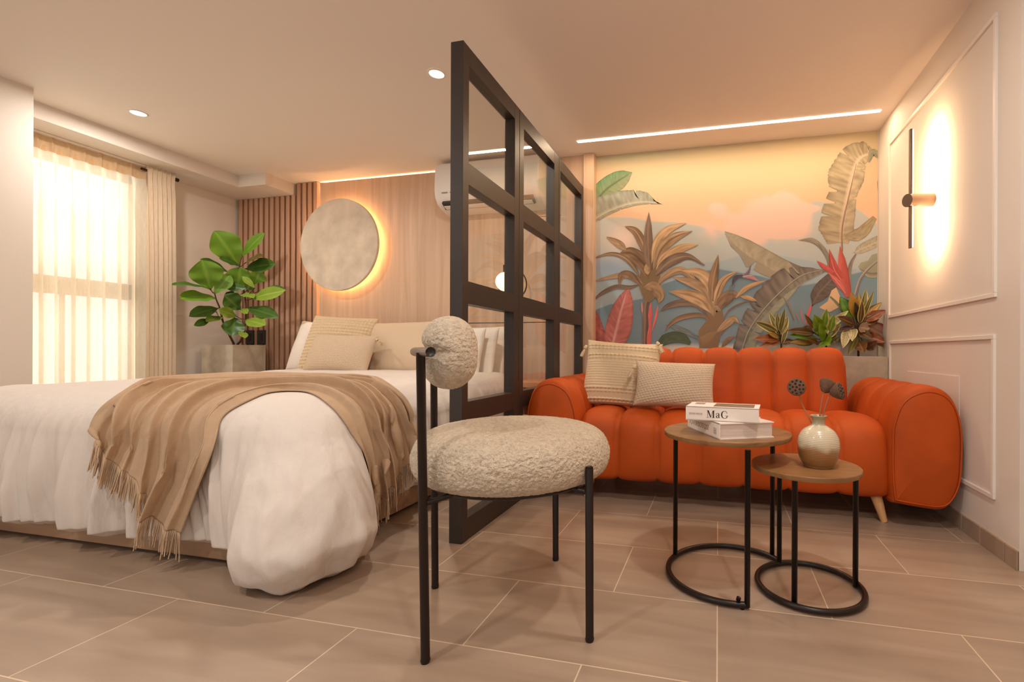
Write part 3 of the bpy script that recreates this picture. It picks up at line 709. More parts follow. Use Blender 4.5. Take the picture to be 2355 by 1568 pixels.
channel(seat_prof, SX, 'seat', .040, (0, 0))
BX = np.array([-.665, -.475, -.275, -.082, .113, .305, .494, .690])
back_prof = [(2.735, .40), (2.745, .52), (2.775, .66), (2.795, .735), (2.84, .782), (2.90, .785), (2.95, .755), (2.985, .66), (3.03, .45), (3.05, .22), (3.03, .12), (2.96, .11), (2.80, .30)]
channel(back_prof, BX, 'backrest', .036, (1, 1), er=.075)
def arm(sign, x_in, x_out):
    w_ = x_out - x_in
    pr = [(0, .10), (-.01, .20), (-.012, .33), (-.005, .46), (.04, .57), (.13, .618), (.215, .60), (.265, .53), (.285, .42), (.285, .30), (.275, .19), (.24, .11), (.19, .082), (.09, .088)]
    pr = [(p[0] / .285 * w_, p[1]) for p in pr]
    f = (lambda y, p: (x_in + p[0], y, p[1])) if sign > 0 else (lambda y, p: (x_out - p[0], y, p[1]))
    o = channel(pr, np.array([2.262, 2.47, 2.66, 2.85, 3.04]), 'armrest', .026, (1, 1), mp=f, er=.016)
    # piping around the front face
    q = catmull(pr + [pr[0]], 80)[:-1]; c = q.mean(0); q = c + (q - c) * .905
    MB().tube([f(2.2575, p) for p in q], .0034, 6, closed=True).build('piping', M['velvet'], o)
arm(1, .738, 1.012); arm(-1, -.972, -.698)
for x, y, dx in ((-.668, 2.355, .02), (.728, 2.325, .028), (-.66, 2.98, .02), (.70, 2.98, .02)):
    sg = math.copysign(1, x)
    o = MB().tube([(x, y, 0), (x - sg * dx, y + .02, .11)], [.014, .024], 20).build('leg', M['legwood'], sofa); autosmooth(o)

def knitp(u, v):
    h = 0
    for c, a_ in ((.80, 1), (.70, .8), (.48, 1), (.38, .7), (-.52, 1), (-.62, .6), (-.86, 1.3), (-.95, 1)):
        h += a_ * .010 * math.exp(-((v - c) / .03) ** 2) * (.75 + .35 * math.sin(u * 60 + c * 9))
    if -.45 < v < .30: h += .0034 * abs(math.sin(v * 42)) * (.8 + .2 * math.sin(u * 90))
    return h
V, Fc = cushion(.44, .385, .16, 150, pat=knitp, pinch=.07)
cc = thing('knitted_cushion', (-.52, 2.6, .45), 'square cream cable knit cushion with corner tassels on the orange sofa', 'cushion')
obj('cushion_cover', put(V, (-.535, 2.60, .632), -.30, .06, .04), Fc, M['knit'], cc)
tb = MB(); tassel(tb, np.array([-.745, 2.62, .795]), (-.45, -.25, -1), .07, .012, 1); tb.build('tassel', M['knit'], cc)
tb = MB(); tassel(tb, np.array([-.335, 2.62, .815]), (.5, -.3, -.9), .07, .012, 2); tb.build('tassel', M['knit'], cc)
V, Fc = cushion(.42, .245, .15, 130, pat=lambda u, v: .0045 * abs(math.sin(u * 38 + v * 14)) * abs(math.sin(v * 30 - u * 9)), pinch=.06)
cc = thing('lumbar_cushion', (-.23, 2.46, .46), 'small oblong oatmeal nubby cushion leaning at the front on the orange sofa', 'cushion')
obj('cushion_cover', put(V, (-.225, 2.47, .587), -.34, .03, .05), Fc, M['knit2'], cc)
tb = MB(); tassel(tb, np.array([-.43, 2.46, .69]), (-.5, -.25, -.9), .07, .012, 5); tb.build('tassel', M['knit'], cc)
tb = MB(); tassel(tb, np.array([-.02, 2.42, .50]), (.6, -.4, -.5), .045, .011, 7); tb.build('tassel', M['knit'], cc)

# ------------------------------------------------------------------ boucle chair
ch = thing('boucle_chair', (-.60, 1.31, 0), 'round cream boucle dining chair with black tubular legs in the foreground', 'chair')
sx, sy, sR = -.60, 1.31, .288
prof = [(0, .545), (.10, .544), (.18, .539), (.235, .528), (.268, .508), (.284, .48), (.288, .455), (.282, .425), (.265, .405), (.235, .396), (.12, .394), (0, .394)]
pf = catmull(prof, 150); n = 420; a = np.linspace(0, 2 * np.pi, n, endpoint=False); G = np.zeros((150, n, 3))
def fluff(p, amp):
    q = Vector(p)
    return amp * (noise.noise(q * 30) * .35 + (1 - 2 * abs(noise.noise(q * 72))) * .55 + (1 - 2 * abs(noise.noise(q * 140))) * .35)
cseat = np.array([sx, sy, .47])
for i in range(150):
    for j in range(n):
        p = np.array([sx + pf[i, 0] * math.cos(a[j]), sy + pf[i, 0] * math.sin(a[j]), pf[i, 1]])
        d = (p - cseat) * [1, 1, 3]; d /= np.linalg.norm(d) + 1e-9; G[i, j] = p + d * fluff(p, .0032)
MB().grid(G, cv=True).build('seat', M['boucle'], ch)
A_, B_, C_, D_ = np.array([-.693, 1.009]), np.array([-.882, 1.334]), np.array([-.326, 1.184]), np.array([-.573, 1.612])
for (x, y), top in ((A_, (-.706, 1.004)), (B_, (-.892, 1.336))):
    o = MB().tube([(x, y, 0), (x, y, .006), (x, y, .012), (*top, .755)], [.0105, .012, .0108, .0108], 20).build('leg', M['gun'] if 0 else M['black'], ch)
for (x, y) in (C_, D_):
    o = MB().tube([(x, y, 0), (x, y, .006), (x, y, .012), (x - .003, y, .452), (x - .003, y, .458)], [.0105, .012, .0108, .0108, .009], 20).build('leg', M['black'], ch)
fb = MB()
u = np.linspace(0, 2 * np.pi, 60, endpoint=False)
fb.tube(np.c_[sx + .235 * np.cos(u), sy + .235 * np.sin(u), np.full(60, .392)], .009, 8, closed=True)
for q in (A_, B_, C_, D_):
    d = np.array([sx, sy]) - q; r = np.linalg.norm(d); d /= r
    fb.tube([(q[0], q[1], .388), (q[0] + d[0] * (r - .22), q[1] + d[1] * (r - .22), .388)], .007, 8)
fb.build('seat_frame', M['black'], ch)
# curved back bar and padded bolster
f_ = np.array([.86, .51]); l_ = np.array([-.51, .86]); m_ = (np.array([-.706, 1.004]) + np.array([-.892, 1.336])) / 2
bar = [np.array([*(m_ + l_ * s_ + f_ * (.9 * s_ * s_ - .033)), .757]) for s_ in np.linspace(-.245, .20, 30)]
o = MB().tube(bar, .0115, 20).build('back_bar', M['gun'], ch); autosmooth(o)
for e in (0, -1): 
    dd = bar[e] - bar[1 if e == 0 else -2]; dd /= np.linalg.norm(dd)
    MB().tube([bar[e] - dd * .002, bar[e] + dd * .002], .0118, 20).build('end_cap', M['blackp'], ch)
nb, na = 170, 170; G = np.zeros((nb, na, 3))
for i in range(nb):
    t_ = i / (nb - 1); s_ = -.215 + .43 * t_; e = 2 * t_ - 1; rr = max(0, 1 - abs(e) ** 4.5) ** .42
    cx_ = m_ + l_ * s_ + f_ * (.9 * s_ * s_ + .050)
    tan = l_ + f_ * 1.8 * s_; tan /= np.linalg.norm(tan); nn = np.array([tan[1], -tan[0]])
    for j in range(na):
        b = 2 * np.pi * j / na; cb, sb = math.cos(b), math.sin(b)
        rad = (.066 * abs(cb) ** 2 + .096 * abs(sb) ** 2)
        groove = .020 * math.exp(-((b - math.pi) / .30) ** 2) * (1 - .0 * abs(e))   # crease where the bar sits
        p2 = cx_ + nn * ((rad * cb + groove) * rr); z = .755 + rad * 1.0 * sb * rr
        p = np.array([*p2, z]); d = np.array([*(nn * cb), sb]); G[i, j] = p + d * fluff(p, .004) * min(1, rr * 1.6)
MB().grid(G, cv=True).build('backrest', M['boucle'], ch)

# ------------------------------------------------------------------ nesting side tables
def table(c, r, zt, legs, label, loc, arc_=None, rc_=None, rr=None):
    t = thing('side_table', (*loc, 0), label, 'side table', 'nesting round side tables')
    o = MB().lathe([(0, zt - .016), (r - .002, zt - .016), (r, zt - .013), (r, zt - .002), (r - .0015, zt), (0, zt)], (c[0], c[1], 0), 96).build('tabletop', M['walnut'], t); autosmooth(o)
    for x, y in legs: MB().tube([(x, y, .008), (x, y, zt - .016)], .0085, 16).build('leg', M['black'], t)
    if arc_ is None: u = np.linspace(0, 2 * np.pi, 90, endpoint=False); o = MB().tube(np.c_[rc_[0] + rr * np.cos(u), rc_[1] + rr * np.sin(u), np.full(90, .012)], .0095, 12, closed=True)
    else: u = np.linspace(*arc_, 80); o = MB().tube(np.c_[rc_[0] + rr * np.cos(u), rc_[1] + rr * np.sin(u), np.full(80, .012)], .0095, 12)
    o = o.build('base_ring', M['black'], t)
    return t
ta = table((.028, 1.672), .213, .487, [(-.151, 1.726), (.086, 1.438), (.195, 1.805)], 'taller round walnut side table on black legs holding the white books', (.03, 1.67), (-1.36, -2 * math.pi + .62), (.045, 1.648), .212)
MB().tube([(.06, 1.435, .026), (.062, 1.433, .034)], .007, 12).tube([(.072, 1.436, 0), (.072, 1.436, .01)], .006, 12).build('screw', M['black'], ta)
tb_ = table((.275, 1.62), .166, .397, [(.223, 1.479), (.432, 1.645), (.213, 1.752)], 'lower round walnut side table on black legs holding the ceramic vase', (.28, 1.62), None, (.287, 1.612), .159)

# ------------------------------------------------------------------ books
def quad(mb, P, z0, z1, **k): mb.prism(P, z0, z1)
def book(name, fl, fr, depth, z0, h, label, spine_front=True):
    """fl, fr: front corners (spine edge); body runs back by depth"""
    fl, fr = np.array(fl), np.array(fr); d = fr - fl; L = np.linalg.norm(d); d /= L; b = np.array([-d[1], d[0]])
    t = thing(name, (*(fl + fr + b * depth) / 2, z0), label, 'book', 'white books on the taller side table')
    mb = MB(); q = lambda x, y: tuple(fl + d * x + b * y)
    mb.prism([q(0, 0), q(L, 0), q(L, depth), q(0, depth)], z0, z0 + .003); mb.prism([q(0, 0), q(L, 0), q(L, depth), q(0, depth)], z0 + h - .003, z0 + h); mb.prism([q(0, 0), q(L, 0), q(L, .003), q(0, .003)], z0, z0 + h)
    mb.build('cover', M['cover'], t, False)
    MB().prism([q(.004, .003), q(L - .004, .003), q(L - .004, depth - .005), q(.004, depth - .005)], z0 + .003, z0 + h - .003).build('pages', M['paper'], t, False)
    return t, fl, d, b, L
# lower book: spine faces left-front
t, fl, d, b, L = book('book', (-.107, 1.718), (.004, 1.492), .19, .487, .050, 'lower thick white book with grey spine title on the taller side table')
def letters(txt, org, ex, ey, size, m, parent, name='lettering', space=1.0):
    cu = bpy.data.curves.new(name, 'FONT'); cu.body = txt; cu.size = size; cu.space_character = space; cu.extrude = .00015
    to = bpy.data.objects.new('tmp', cu); sc.collection.objects.link(to); dg = bpy.context.evaluated_depsgraph_get(); dg.update()
    me_ = bpy.data.meshes.new_from_object(to.evaluated_get(dg)); V = np.array([v.co[:] for v in me_.vertices]); Fc = [list(p.vertices) for p in me_.polygons]
    bpy.data.objects.remove(to); ez = np.cross(ex, ey)
    W = np.array(org) + V[:, :1] * np.array(ex) + V[:, 1:2] * np.array(ey) + V[:, 2:3] * ez
    return obj(name, W, Fc, m, parent, False)
ex = np.array([d[0], d[1], 0]); outn = -np.array([b[0], b[1], 0])
letters('TOVERSOTOSI', np.array([*fl, .487]) + ex * .012 + outn * .0004 + [0, 0, .017], ex, np.array([0, 0, 1.]), .024, M['greyink'], t, space=1.05)
mk = MB(); o0 = np.array([*fl, .487]) + outn * .0006
def rect(mb, x0, x1, z0, z1, o0, ex, th_=.0003):
    P_ = [o0 + ex * x + np.array([0, 0, z]) for x, z in ((x0, z0), (x1, z0), (x1, z1), (x0, z1))]; mb.add(P_, [[0, 1, 2, 3]])
for r_ in ((.213, .2145, .014, .032), (.2295, .231, .014, .032), (.213, .231, .014, .0155), (.213, .231, .0305, .032), (.217, .227, .018, .0195), (.219, .225, .022, .027)): rect(mk, *r_, o0, ex)
mk.build('emblem', M['greyink'], t, False)
# upper book: spine faces the viewer
t, fl, d, b, L = book('book', (-.103, 1.548), (.124, 1.522), .135, .5375, .045, 'upper white book lettered MaG with a picture on its cover')
ex = np.array([d[0], d[1], 0]); outn = -np.array([b[0], b[1], 0]); o0 = np.array([*fl, .5375]) + outn * .0006
def stroke(mb, pts, o0=o0, ex=ex): # polygon in spine coordinates (x, z)
    n_ = len(pts); mb.add([o0 + ex * x + np.array([0, 0, z]) for x, z in pts], [list(range(n_))])
def thick(mb, pts, wd, k=24):
    c = catmull(pts, k); w_ = np.interp(np.linspace(0, 1, k), np.linspace(0, 1, len(wd)), wd); T_ = np.gradient(c, axis=0); T_ /= np.linalg.norm(T_, axis=1)[:, None] + 1e-9; N_ = np.c_[-T_[:, 1], T_[:, 0]]
    a_ = c + N_ * w_[:, None] / 2; b__ = c - N_ * w_[:, None] / 2; n0 = mb.n
    mb.add([o0 + ex * p[0] + np.array([0, 0, p[1]]) for p in np.concatenate([a_, b__])], []); 
    for i in range(k - 1): mb.F.append([n0 + i, n0 + i + 1, n0 + k + i + 1, n0 + k + i])
g = MB(); h0, hc, X = .0105, .0235, .068
def R_(x0, x1, z0, z1): stroke(g, [(X + x0, h0 + z0), (X + x1, h0 + z0), (X + x1, h0 + z1), (X + x0, h0 + z1)])
R_(-.001, .007, 0, .0008); R_(.0165, .0255, 0, .0008); R_(-.001, .005, hc - .0008, hc); R_(.0195, .0255, hc - .0008, hc)
R_(.0025, .0035, 0, hc); R_(.019, .0232, 0, hc)
stroke(g, [(X + .0015, h0 + hc), (X + .0062, h0 + hc), (X + .0138, h0 + .003), (X + .0118, h0)]); stroke(g, [(X + .0118, h0), (X + .0128, h0), (X + .0205, h0 + hc), (X + .0192, h0 + hc)])
X = .0965
thick(g, [(X + .0015, h0 + .0115), (X + .003, h0 + .0145), (X + .0065, h0 + .0155), (X + .0095, h0 + .013), (X + .0098, h0 + .003), (X + .0125, h0 + .0008)], [.003, .0012, .0012, .003, .0032, .001])
thick(g, [(X + .0096, h0 + .0095), (X + .005, h0 + .0085), (X + .0022, h0 + .005), (X + .0035, h0 + .0012), (X + .007, h0 + .0012), (X + .0098, h0 + .004)], [.0008, .0014, .003, .0024, .001, .0008])
X = .113
thick(g, [(X + .0185, h0 + .0155), (X + .0165, h0 + .021), (X + .0105, h0 + .0235), (X + .004, h0 + .0195), (X + .002, h0 + .0115), (X + .0045, h0 + .0035), (X + .011, h0 + .0002), (X + .017, h0 + .0025), (X + .019, h0 + .0075)], [.0008, .0014, .001, .003, .0042, .003, .001, .0018, .003], 40)
R_(.0, .0, 0, 0); X = .113; stroke(g, [(X + .0125, h0 + .0078), (X + .023, h0 + .0078), (X + .023, h0 + .0087), (X + .0125, h0 + .0087)])
g.build('lettering', M['ink'], t, False)
letters('EDWARDS', o0 + ex * .011 + [0, 0, .019], ex, np.array([0, 0, 1.]), .0085, M['greyink'], t, space=1.1)
q = lambda x, y: [*(fl + d * x + b * y)]
MB().prism([q(.085, .022), q(.212, .022), q(.212, .118), q(.085, .118)], .5825, .5829).build('cover_picture', M['photo'], t, False)
MB().prism([q(.018, .07), q(.05, .07), q(.05, .115), q(.018, .115)], .5825, .5828).build('cover_title', M['greyink'], t, False)

# ------------------------------------------------------------------ vase and lotus pods
vc = (.312, 1.605); vz = .397
prof = [(0, 0), (.040, 0), (.046, .006), (.058, .030), (.0625, .062), (.060, .090), (.048, .113), (.030, .126), (.0205, .133), (.018, .142), (.0185, .150), (.024, .158), (.026, .161), (.0235, .1615), (.016, .152), (.0145, .138), (.02, .12), (0, .10)]
o = MB().lathe(catmull(prof, 110), (*vc, vz), 72).build('ceramic_vase', M['vase'], origin=(*vc, vz)); tag(o, 'glazed beige and brown ceramic vase standing on the lower side table', 'vase')
for i, (px, py, ax, lb) in enumerate(((1832, 890, (-.15, -1, .25), 'dried lotus pod on stem facing the viewer, leftmost in the vase'), (1905, 884, (.5, .5, .65), 'dried lotus pod seen from behind, highest in the vase'), (1933, 899, (.75, -.45, .25), 'dried lotus pod facing right, rightmost in the vase'))):
    hd = atY(px, py, vc[1] + (.0, .02, -.015)[i]); ax = np.array(ax, float); ax /= np.linalg.norm(ax)
    t = thing('lotus_pod', (*vc, vz + .01), lb, 'dried flower', 'dried lotus pods in the vase')
    rh = .0285
    bk = hd - ax * .018
    MB().lathe([(.002, -.016), (.012, -.010), (.022, .004), (rh - .001, .016), (rh, .019), (rh - .003, .021), (0, .020)], bk, 36, ax).build('head', M['pod'], t)
    hb = MB(); z = ax; x = np.cross(z, [0, 0, 1.]); x /= np.linalg.norm(x); y = np.cross(x, z)
    pts = [(0, 0)] + [(.0115 * math.cos(k), .0115 * math.sin(k)) for k in np.arange(5) * 1.257] + [(.0212 * math.cos(k), .0212 * math.sin(k)) for k in np.arange(10) * .628 + .3]
    if i != 1:
        for p in pts: hb.lathe([(0, .0016), (.0028, .0012), (.0036, 0)], bk + ax * .0205 + x * p[0] + y * p[1], 10, ax)
        hb.build('seed_holes', M['podhole'], t)
    st0 = np.array([vc[0] + (-.008, .002, .009)[i], vc[1], vz + .11]); st1 = bk - ax * .014
    MB().tube(catmull([st0, st0 * .45 + st1 * .55 + np.array([(-.004, -.004, -.006)[i], 0, .0]), st1], 12), .0022, 8).build('stem', M['stem'], t)

# ------------------------------------------------------------------ fiddle leaf fig and its stone planter
pt = thing('stone_planter', (-4.0, 3.14, 0), 'square travertine planter in the corner holding the fiddle leaf fig', 'planter')
x0, x1, y0, y1, zt = -4.17, -3.842, 3.0, 3.285, .802
b = MB(); b.box((x0, y0, 0), (x1, y0 + .02, zt), .002).box((x0, y1 - .02, 0), (x1, y1, zt), .002).box((x0, y0 + .02, 0), (x0 + .02, y1 - .02, zt), .002).box((x1 - .02, y0 + .02, 0), (x1, y1 - .02, zt), .002).build('pot', M['stonepot'], pt, False)
MB().box((x0 + .02, y0 + .02, .70), (x1 - .02, y1 - .02, .765)).build('soil', M['soil'], pt, False)
fig = thing('fiddle_leaf_fig', (-4.0, 3.14, .765), 'fiddle leaf fig tree with large green leaves in the corner planter', 'plant')
rnd = random.Random(11)
def leaf3(mb, cols, base, tip, wid, fwd, curl, colA, colB, fiddle=True, edge=None, fold=.12, stripes=0, seed=0):
    """leaf blade from base to tip; fwd is the direction its upper face looks"""
    base = np.array(base); tip = np.array(tip); ax = tip - base; L = np.linalg.norm(ax); ax /= L
    n_ = np.array(fwd, float); n_ -= ax * (n_ @ ax); n_ /= np.linalg.norm(n_); sd = np.cross(ax, n_)
    nu, nv = 18, 11; G = np.zeros((nu, nv, 3)); K = np.zeros((nu, nv, 3))
    for i in range(nu):
        t_ = i / (nu - 1)
        w_ = (math.sin(math.pi * min(1, t_ ** (1.25 if fiddle else .8))) ** (.62 if fiddle else .8)) if 0 < t_ < 1 else 0
        if fiddle: w_ *= .62 + .38 * min(1, t_ * 1.6)
        w_ = max(w_, .03)
        for j in range(nv):
            v = 2 * j / (nv - 1) - 1
            c = base + ax * L * t_ - n_ * (curl * L * (t_ - .25) ** 2) + sd * v * w_ * wid / 2
            c = c + n_ * (fold * wid * abs(v) ** 1.5 * w_ + .035 * wid * math.sin(t_ * 16 + j * .3 + seed) * abs(v))
            G[i, j] = c
            k = abs(v); cc_ = np.array(colA) * (1 - k * .25) + np.array(colB) * k * .25
            if j == nv // 2: cc_ = cc_ * .45 + np.array(colB) * .55
            if edge is not None and k > .78: cc_ = np.array(edge)
            if stripes and (i + j) % 2 == 0: cc_ = np.array(edge)
            K[i, j] = cc_
    mb.grid(G); cols.append(K.reshape(-1, 3)); return
def P6(x, y, dy=0.):
    px, py = 390 + x / 4.24, 500 + y / 4.24
    Y_ = 3.10 - .0040 * max(0, 535 - px) + dy
    return atY(px, py, Y_)
FL = [((675, 470), (455, 135), 250, 0), ((700, 385), (900, 150), 95, 0), ((680, 470), (500, 388), 105, 1), ((705, 470), (878, 355), 120, 3), ((735, 500), (1002, 445), 130, 1), ((590, 545), (330, 395), 95, 1),
 ((400, 705), (325, 425), 235, 0), ((435, 745), (592, 555), 120, 0), ((405, 700), (48, 612), 85, 1), ((460, 785), (135, 752), 130, 0), ((662, 690), (690, 490), 190, 0), ((825, 650), (882, 528), 125, 0), ((835, 690), (712, 574), 55, 2),
 ((770, 695), (545, 672), 80, 1), ((790, 795), (1085, 705), 115, 2), ((930, 690), (1112, 700), 70, 1), ((690, 745), (812, 762), 85, 2), ((690, 900), (545, 760), 175, 1), ((745, 880), (1035, 950), 120, 1), ((735, 1000), (912, 1030), 125, 2),
 ((480, 880), (220, 940), 105, 1), ((520, 970), (365, 995), 80, 2), ((400, 990), (258, 1045), 60, 1), ((655, 965), (500, 900), 95, 2), ((640, 975), (610, 1142), 165, 1), ((705, 890), (750, 925), 60, 2), ((690, 1105), (735, 1160), 70, 2), ((520, 1000), (440, 930), 60, 1), ((600, 780), (560, 730), 90, 1), ((800, 620), (760, 700), 90, 1)]
PAL = [((92, 134, 24), (140, 174, 66)), ((50, 88, 24), (104, 134, 50)), ((124, 154, 42), (176, 196, 96)), ((88, 72, 26), (120, 98, 46))]
PAL = [(lin(a), lin(b_)) for a, b_ in PAL]
fm = MB(); cl = []; stm = MB()
spL = catmull([P6(632, 1240, .02), P6(590, 1160), P6(525, 1030), P6(495, 900), P6(455, 800), P6(440, 740)], 24)
spR = catmull([P6(655, 1240, .03), P6(700, 1190, .02), P6(735, 1050, .02), P6(745, 900), P6(730, 740), P6(690, 600), P6(685, 470), P6(700, 390)], 30)
spL[0, 2] = spR[0, 2] = .76; stm.tube(spL, np.linspace(.009, .004, 24), 8).tube(spR, np.linspace(.009, .004, 30), 8)
allsp = np.r_[spL, spR]
for k, (b_, t_, w_, c_) in enumerate(FL):
    d1 = rnd.uniform(-.05, .03) + (0 if c_ != 2 else -.06); B3 = P6(*b_, d1 * .4); T3 = P6(*t_, d1 - rnd.uniform(0, .06)); 
    T3[0] = max(T3[0], -4.262); B3[0] = max(B3[0], -4.25)
    Wm = w_ / 4.24 / F * 4.4
    fw_ = np.array([.79, -.61, .15]) + np.array([rnd.uniform(-.35, .35), rnd.uniform(-.35, .35), rnd.uniform(-.1, .5)])
    j = np.argmin(np.linalg.norm(allsp - B3, axis=1)); stm.tube(catmull([allsp[j], (allsp[j] + B3) / 2 + [0, 0, -.008], B3 + (T3 - B3) * .05], 8), .0028, 6)
    leaf3(fm, cl, B3, T3, Wm, fw_, .16, *PAL[c_], fold=.10, seed=k)
fV = np.concatenate(fm.V); fV[:, 0] = np.maximum(fV[:, 0], -4.277); fV[:, 1] = np.minimum(fV[:, 1], 3.36); fm.V = [fV]
o = fm.build('foliage', M['croton'], fig, cols=np.concatenate(cl)); md = o.modifiers.new('s', 'SUBSURF'); md.levels = md.render_levels = 1
stm.build('stem', M['bark'], fig)

# ------------------------------------------------------------------ long planter with crotons behind the sofa
pt = thing('stone_planter', (.6, 3.29, 0), 'long grey travertine planter behind the sofa against the mural wall', 'planter')
x0, x1, y0, y1, zt = .14, 1.018, 3.19, 3.395, .735
MB().box((x0, y0, 0), (x1, y0 + .018, zt), .002).box((x0, y1 - .015, 0), (x1, y1, zt), .002).box((x0, y0 + .018, 0), (x0 + .018, y1 - .015, zt), .002).box((x1 - .018, y0 + .018, 0), (x1, y1 - .015, zt), .002).build('pot', M['stonepot'], pt, False)
MB().box((x0 + .018, y0 + .018, .62), (x1 - .018, y1 - .015, .70)).build('soil', M['soil'], pt, False)
G_, DG, BR, RD, YB_, DK, TP = [lin(c) for c in ((86, 140, 20), (62, 72, 22), (104, 62, 36), (112, 34, 18), (176, 132, 52), (52, 26, 20), (132, 104, 84))]
YE = lin((206, 186, 110)); CR = lin((214, 198, 150))
def Q(x, y, yy): return atY(1700 + x / 6.197, 640 + y / 6.197, yy)
def croton(label, bx, leaves, seed):
    r_ = random.Random(seed); b0 = Q(bx[0], bx[1], 3.285); t = thing('croton_plant', (b0[0], 3.285, .70), label, 'plant', 'croton plants in the long planter')
    mb = MB(); cs = []; sm_ = MB(); sm_.tube([(b0[0], 3.285, .68), b0], [.008, .005], 8)
    for k, L_ in enumerate(leaves):
        (bx_, by_), (tx, ty), w_, ca, ed, st = L_
        yb = 3.28; yt = 3.28 - r_.uniform(-.02, .10); B3 = Q(bx_, by_, yb); T3 = Q(tx, ty, yt)
        sm_.tube([b0, B3], .003, 6)
        leaf3(mb, cs, B3, T3, w_ / 6.197 / F * 3.35, (r_.uniform(-.55, .05), -1, r_.uniform(.05, .6)), .14, ca, ed if ed is not None else YB_, False, ed, .16, st, k)
    V_ = np.concatenate(mb.V); V_[:, 1] = np.minimum(V_[:, 1], 3.392); V_[:, 0] = np.where(V_[:, 1] > 0, np.minimum(V_[:, 0], 1.018), V_[:, 0]); mb.V = [V_]
    o = mb.build('foliage', M['croton'], t, cols=np.concatenate(cs)); md = o.modifiers.new('s', 'SUBSURF'); md.levels = md.render_levels = 1
    sm_.build('stem', M['bark'], t)
croton('small croton with yellow edged leaves and a red one, left in the planter', (600, 900), [((560, 800), (432, 470), 85, DG, YE, 0), ((560, 740), (540, 490), 80, DG, YE, 0), ((580, 760), (648, 440), 75, DG, YE, 0), ((600, 800), (698, 535), 95, DG, YE, 0),
 ((540, 760), (240, 622), 110, DG, YE, 0), ((560, 880), (212, 850), 130, RD, None, 0), ((580, 900), (300, 960), 90, RD, None, 0), ((560, 850), (390, 745), 80, YB_, DG, 0), ((610, 940), (700, 640), 60, DG, YE, 0), ((560, 700), (600, 600), 90, DG, YE, 0), ((600, 930), (780, 880), 90, DK, None, 0)], 1)
croton('middle bright green croton behind the sofa back in the planter', (1240, 880), [((1170, 800), (1080, 530), 160, G_, None, 0), ((1250, 780), (1260, 500), 175, G_, None, 0), ((1210, 720), (1240, 445), 110, G_, YE, 0), ((1290, 760), (1350, 520), 120, G_, YE, 0), ((1100, 860), (715, 800), 110, G_, DG, 0),
 ((1070, 780), (690, 735), 110, DK, None, 0), ((1080, 720), (930, 510), 60, BR, None, 0), ((1050, 760), (860, 730), 140, BR, None, 0), ((1060, 920), (720, 900), 110, YB_, DG, 0), ((1290, 680), (1550, 460), 95, G_, CR, 1), ((1260, 850), (1440, 640), 110, DG, YE, 0), ((1200, 900), (1290, 930), 220, G_, None, 0), ((1200, 900), (1150, 640), 90, G_, None, 0), ((1130, 930), (960, 850), 100, DK, None, 0), ((1290, 900), (1420, 820), 120, DG, None, 0)], 2)
croton('largest croton with dark red and brown leaves beside the right wall', (1700, 760), [((1620, 560), (1440, 262), 170, G_, DG, 0), ((1660, 560), (1600, 200), 120, YB_, None, 0), ((1700, 600), (1712, 215), 110, YB_, DG, 0), ((1740, 560), (1815, 155), 100, DG, YE, 0), ((1760, 580), (1912, 178), 60, DG, YE, 0), ((1790, 560), (2030, 335), 100, YB_, DG, 0),
 ((1800, 600), (2098, 450), 130, RD, None, 0), ((1820, 660), (2200, 860), 190, TP, RD, 0), ((1800, 780), (2150, 985), 130, BR, None, 0), ((1640, 680), (1350, 745), 75, DK, TP, 0), ((1640, 660), (1420, 545), 120, DK, None, 0), ((1560, 700), (1480, 980), 120, DG, CR, 1), ((1640, 720), (1610, 880), 110, DG, CR, 1),
 ((1780, 640), (2000, 560), 120, BR, None, 0), ((1800, 820), (2080, 905), 110, RD, None, 0), ((1700, 700), (1860, 720), 140, TP, None, 0), ((1700, 640), (1660, 340), 90, DK, DG, 0), ((1720, 640), (1760, 330), 90, DK, YE, 0), ((1700, 900), (1780, 1050), 160, BR, None, 0), ((1680, 800), (1560, 1080), 90, DG, None, 0), ((1700, 760), (1900, 860), 110, DK, None, 0), ((1640, 800), (1420, 900), 110, DK, None, 0), ((1800, 1000), (1960, 900), 130, BR, TP, 0)], 3)

# ------------------------------------------------------------------ printed tropical mural
MY = 3.404
def mw(x, y): q = atY(1280 + x / 2.8, 300 + y / 2.8, MY); return q[0], q[2]
mx0, mx1 = -.9, 1.018
gx, gz = 300, 300
MURAL_GAIN = np.array([.98, 1.06, 1.20])
def sm(a, b_, x): t_ = np.clip((x - a) / (b_ - a), 0, 1); return t_ * t_ * (3 - 2 * t_)
X_ = np.linspace(mx0, mx1, gx); Z_ = np.linspace(.3, HC, gz); XX, ZZ = np.meshgrid(X_, Z_, indexing='ij')
# wall point -> mural drawing coordinates
dd_ = np.stack([XX, np.full_like(XX, MY), ZZ - EYE], -1); fwd_ = dd_ @ FW; aa = dd_ @ RT / fwd_ * F; bb_ = dd_ @ UP / fwd_ * F
MX = (PX + aa * cr + bb_ * sr - 1280) * 2.8; MZ = (PY - (bb_ * cr - aa * sr) - 300) * 2.8
nzf = np.array([[noise.noise(Vector((x * 5, z * 5, 0))) for z in Z_] for x in X_]); nzg = np.array([[noise.noise(Vector((x * 13, z * 13, 4))) for z in Z_] for x in X_])
nn_ = nzf + .5 * nzg
def LC(*c): return np.array(lin(c))
col = np.zeros((gx, gz, 3)); t_ = sm(150, 330, MZ)[..., None]; edge_ = sm(1400, 200, MX)[..., None]
top = LC(196, 170, 128) * (1 - edge_ * .6) + LC(188, 188, 148) * edge_ * .6
col = top * (1 - t_) + LC(218, 174, 134) * t_
t_ = sm(450, 680, MZ)[..., None]; col = col * (1 - t_) + LC(224, 182, 146) * t_
def over(mask, c): 
    global col
    mask = mask[..., None]; col = col * (1 - mask) + np.array(c) * mask
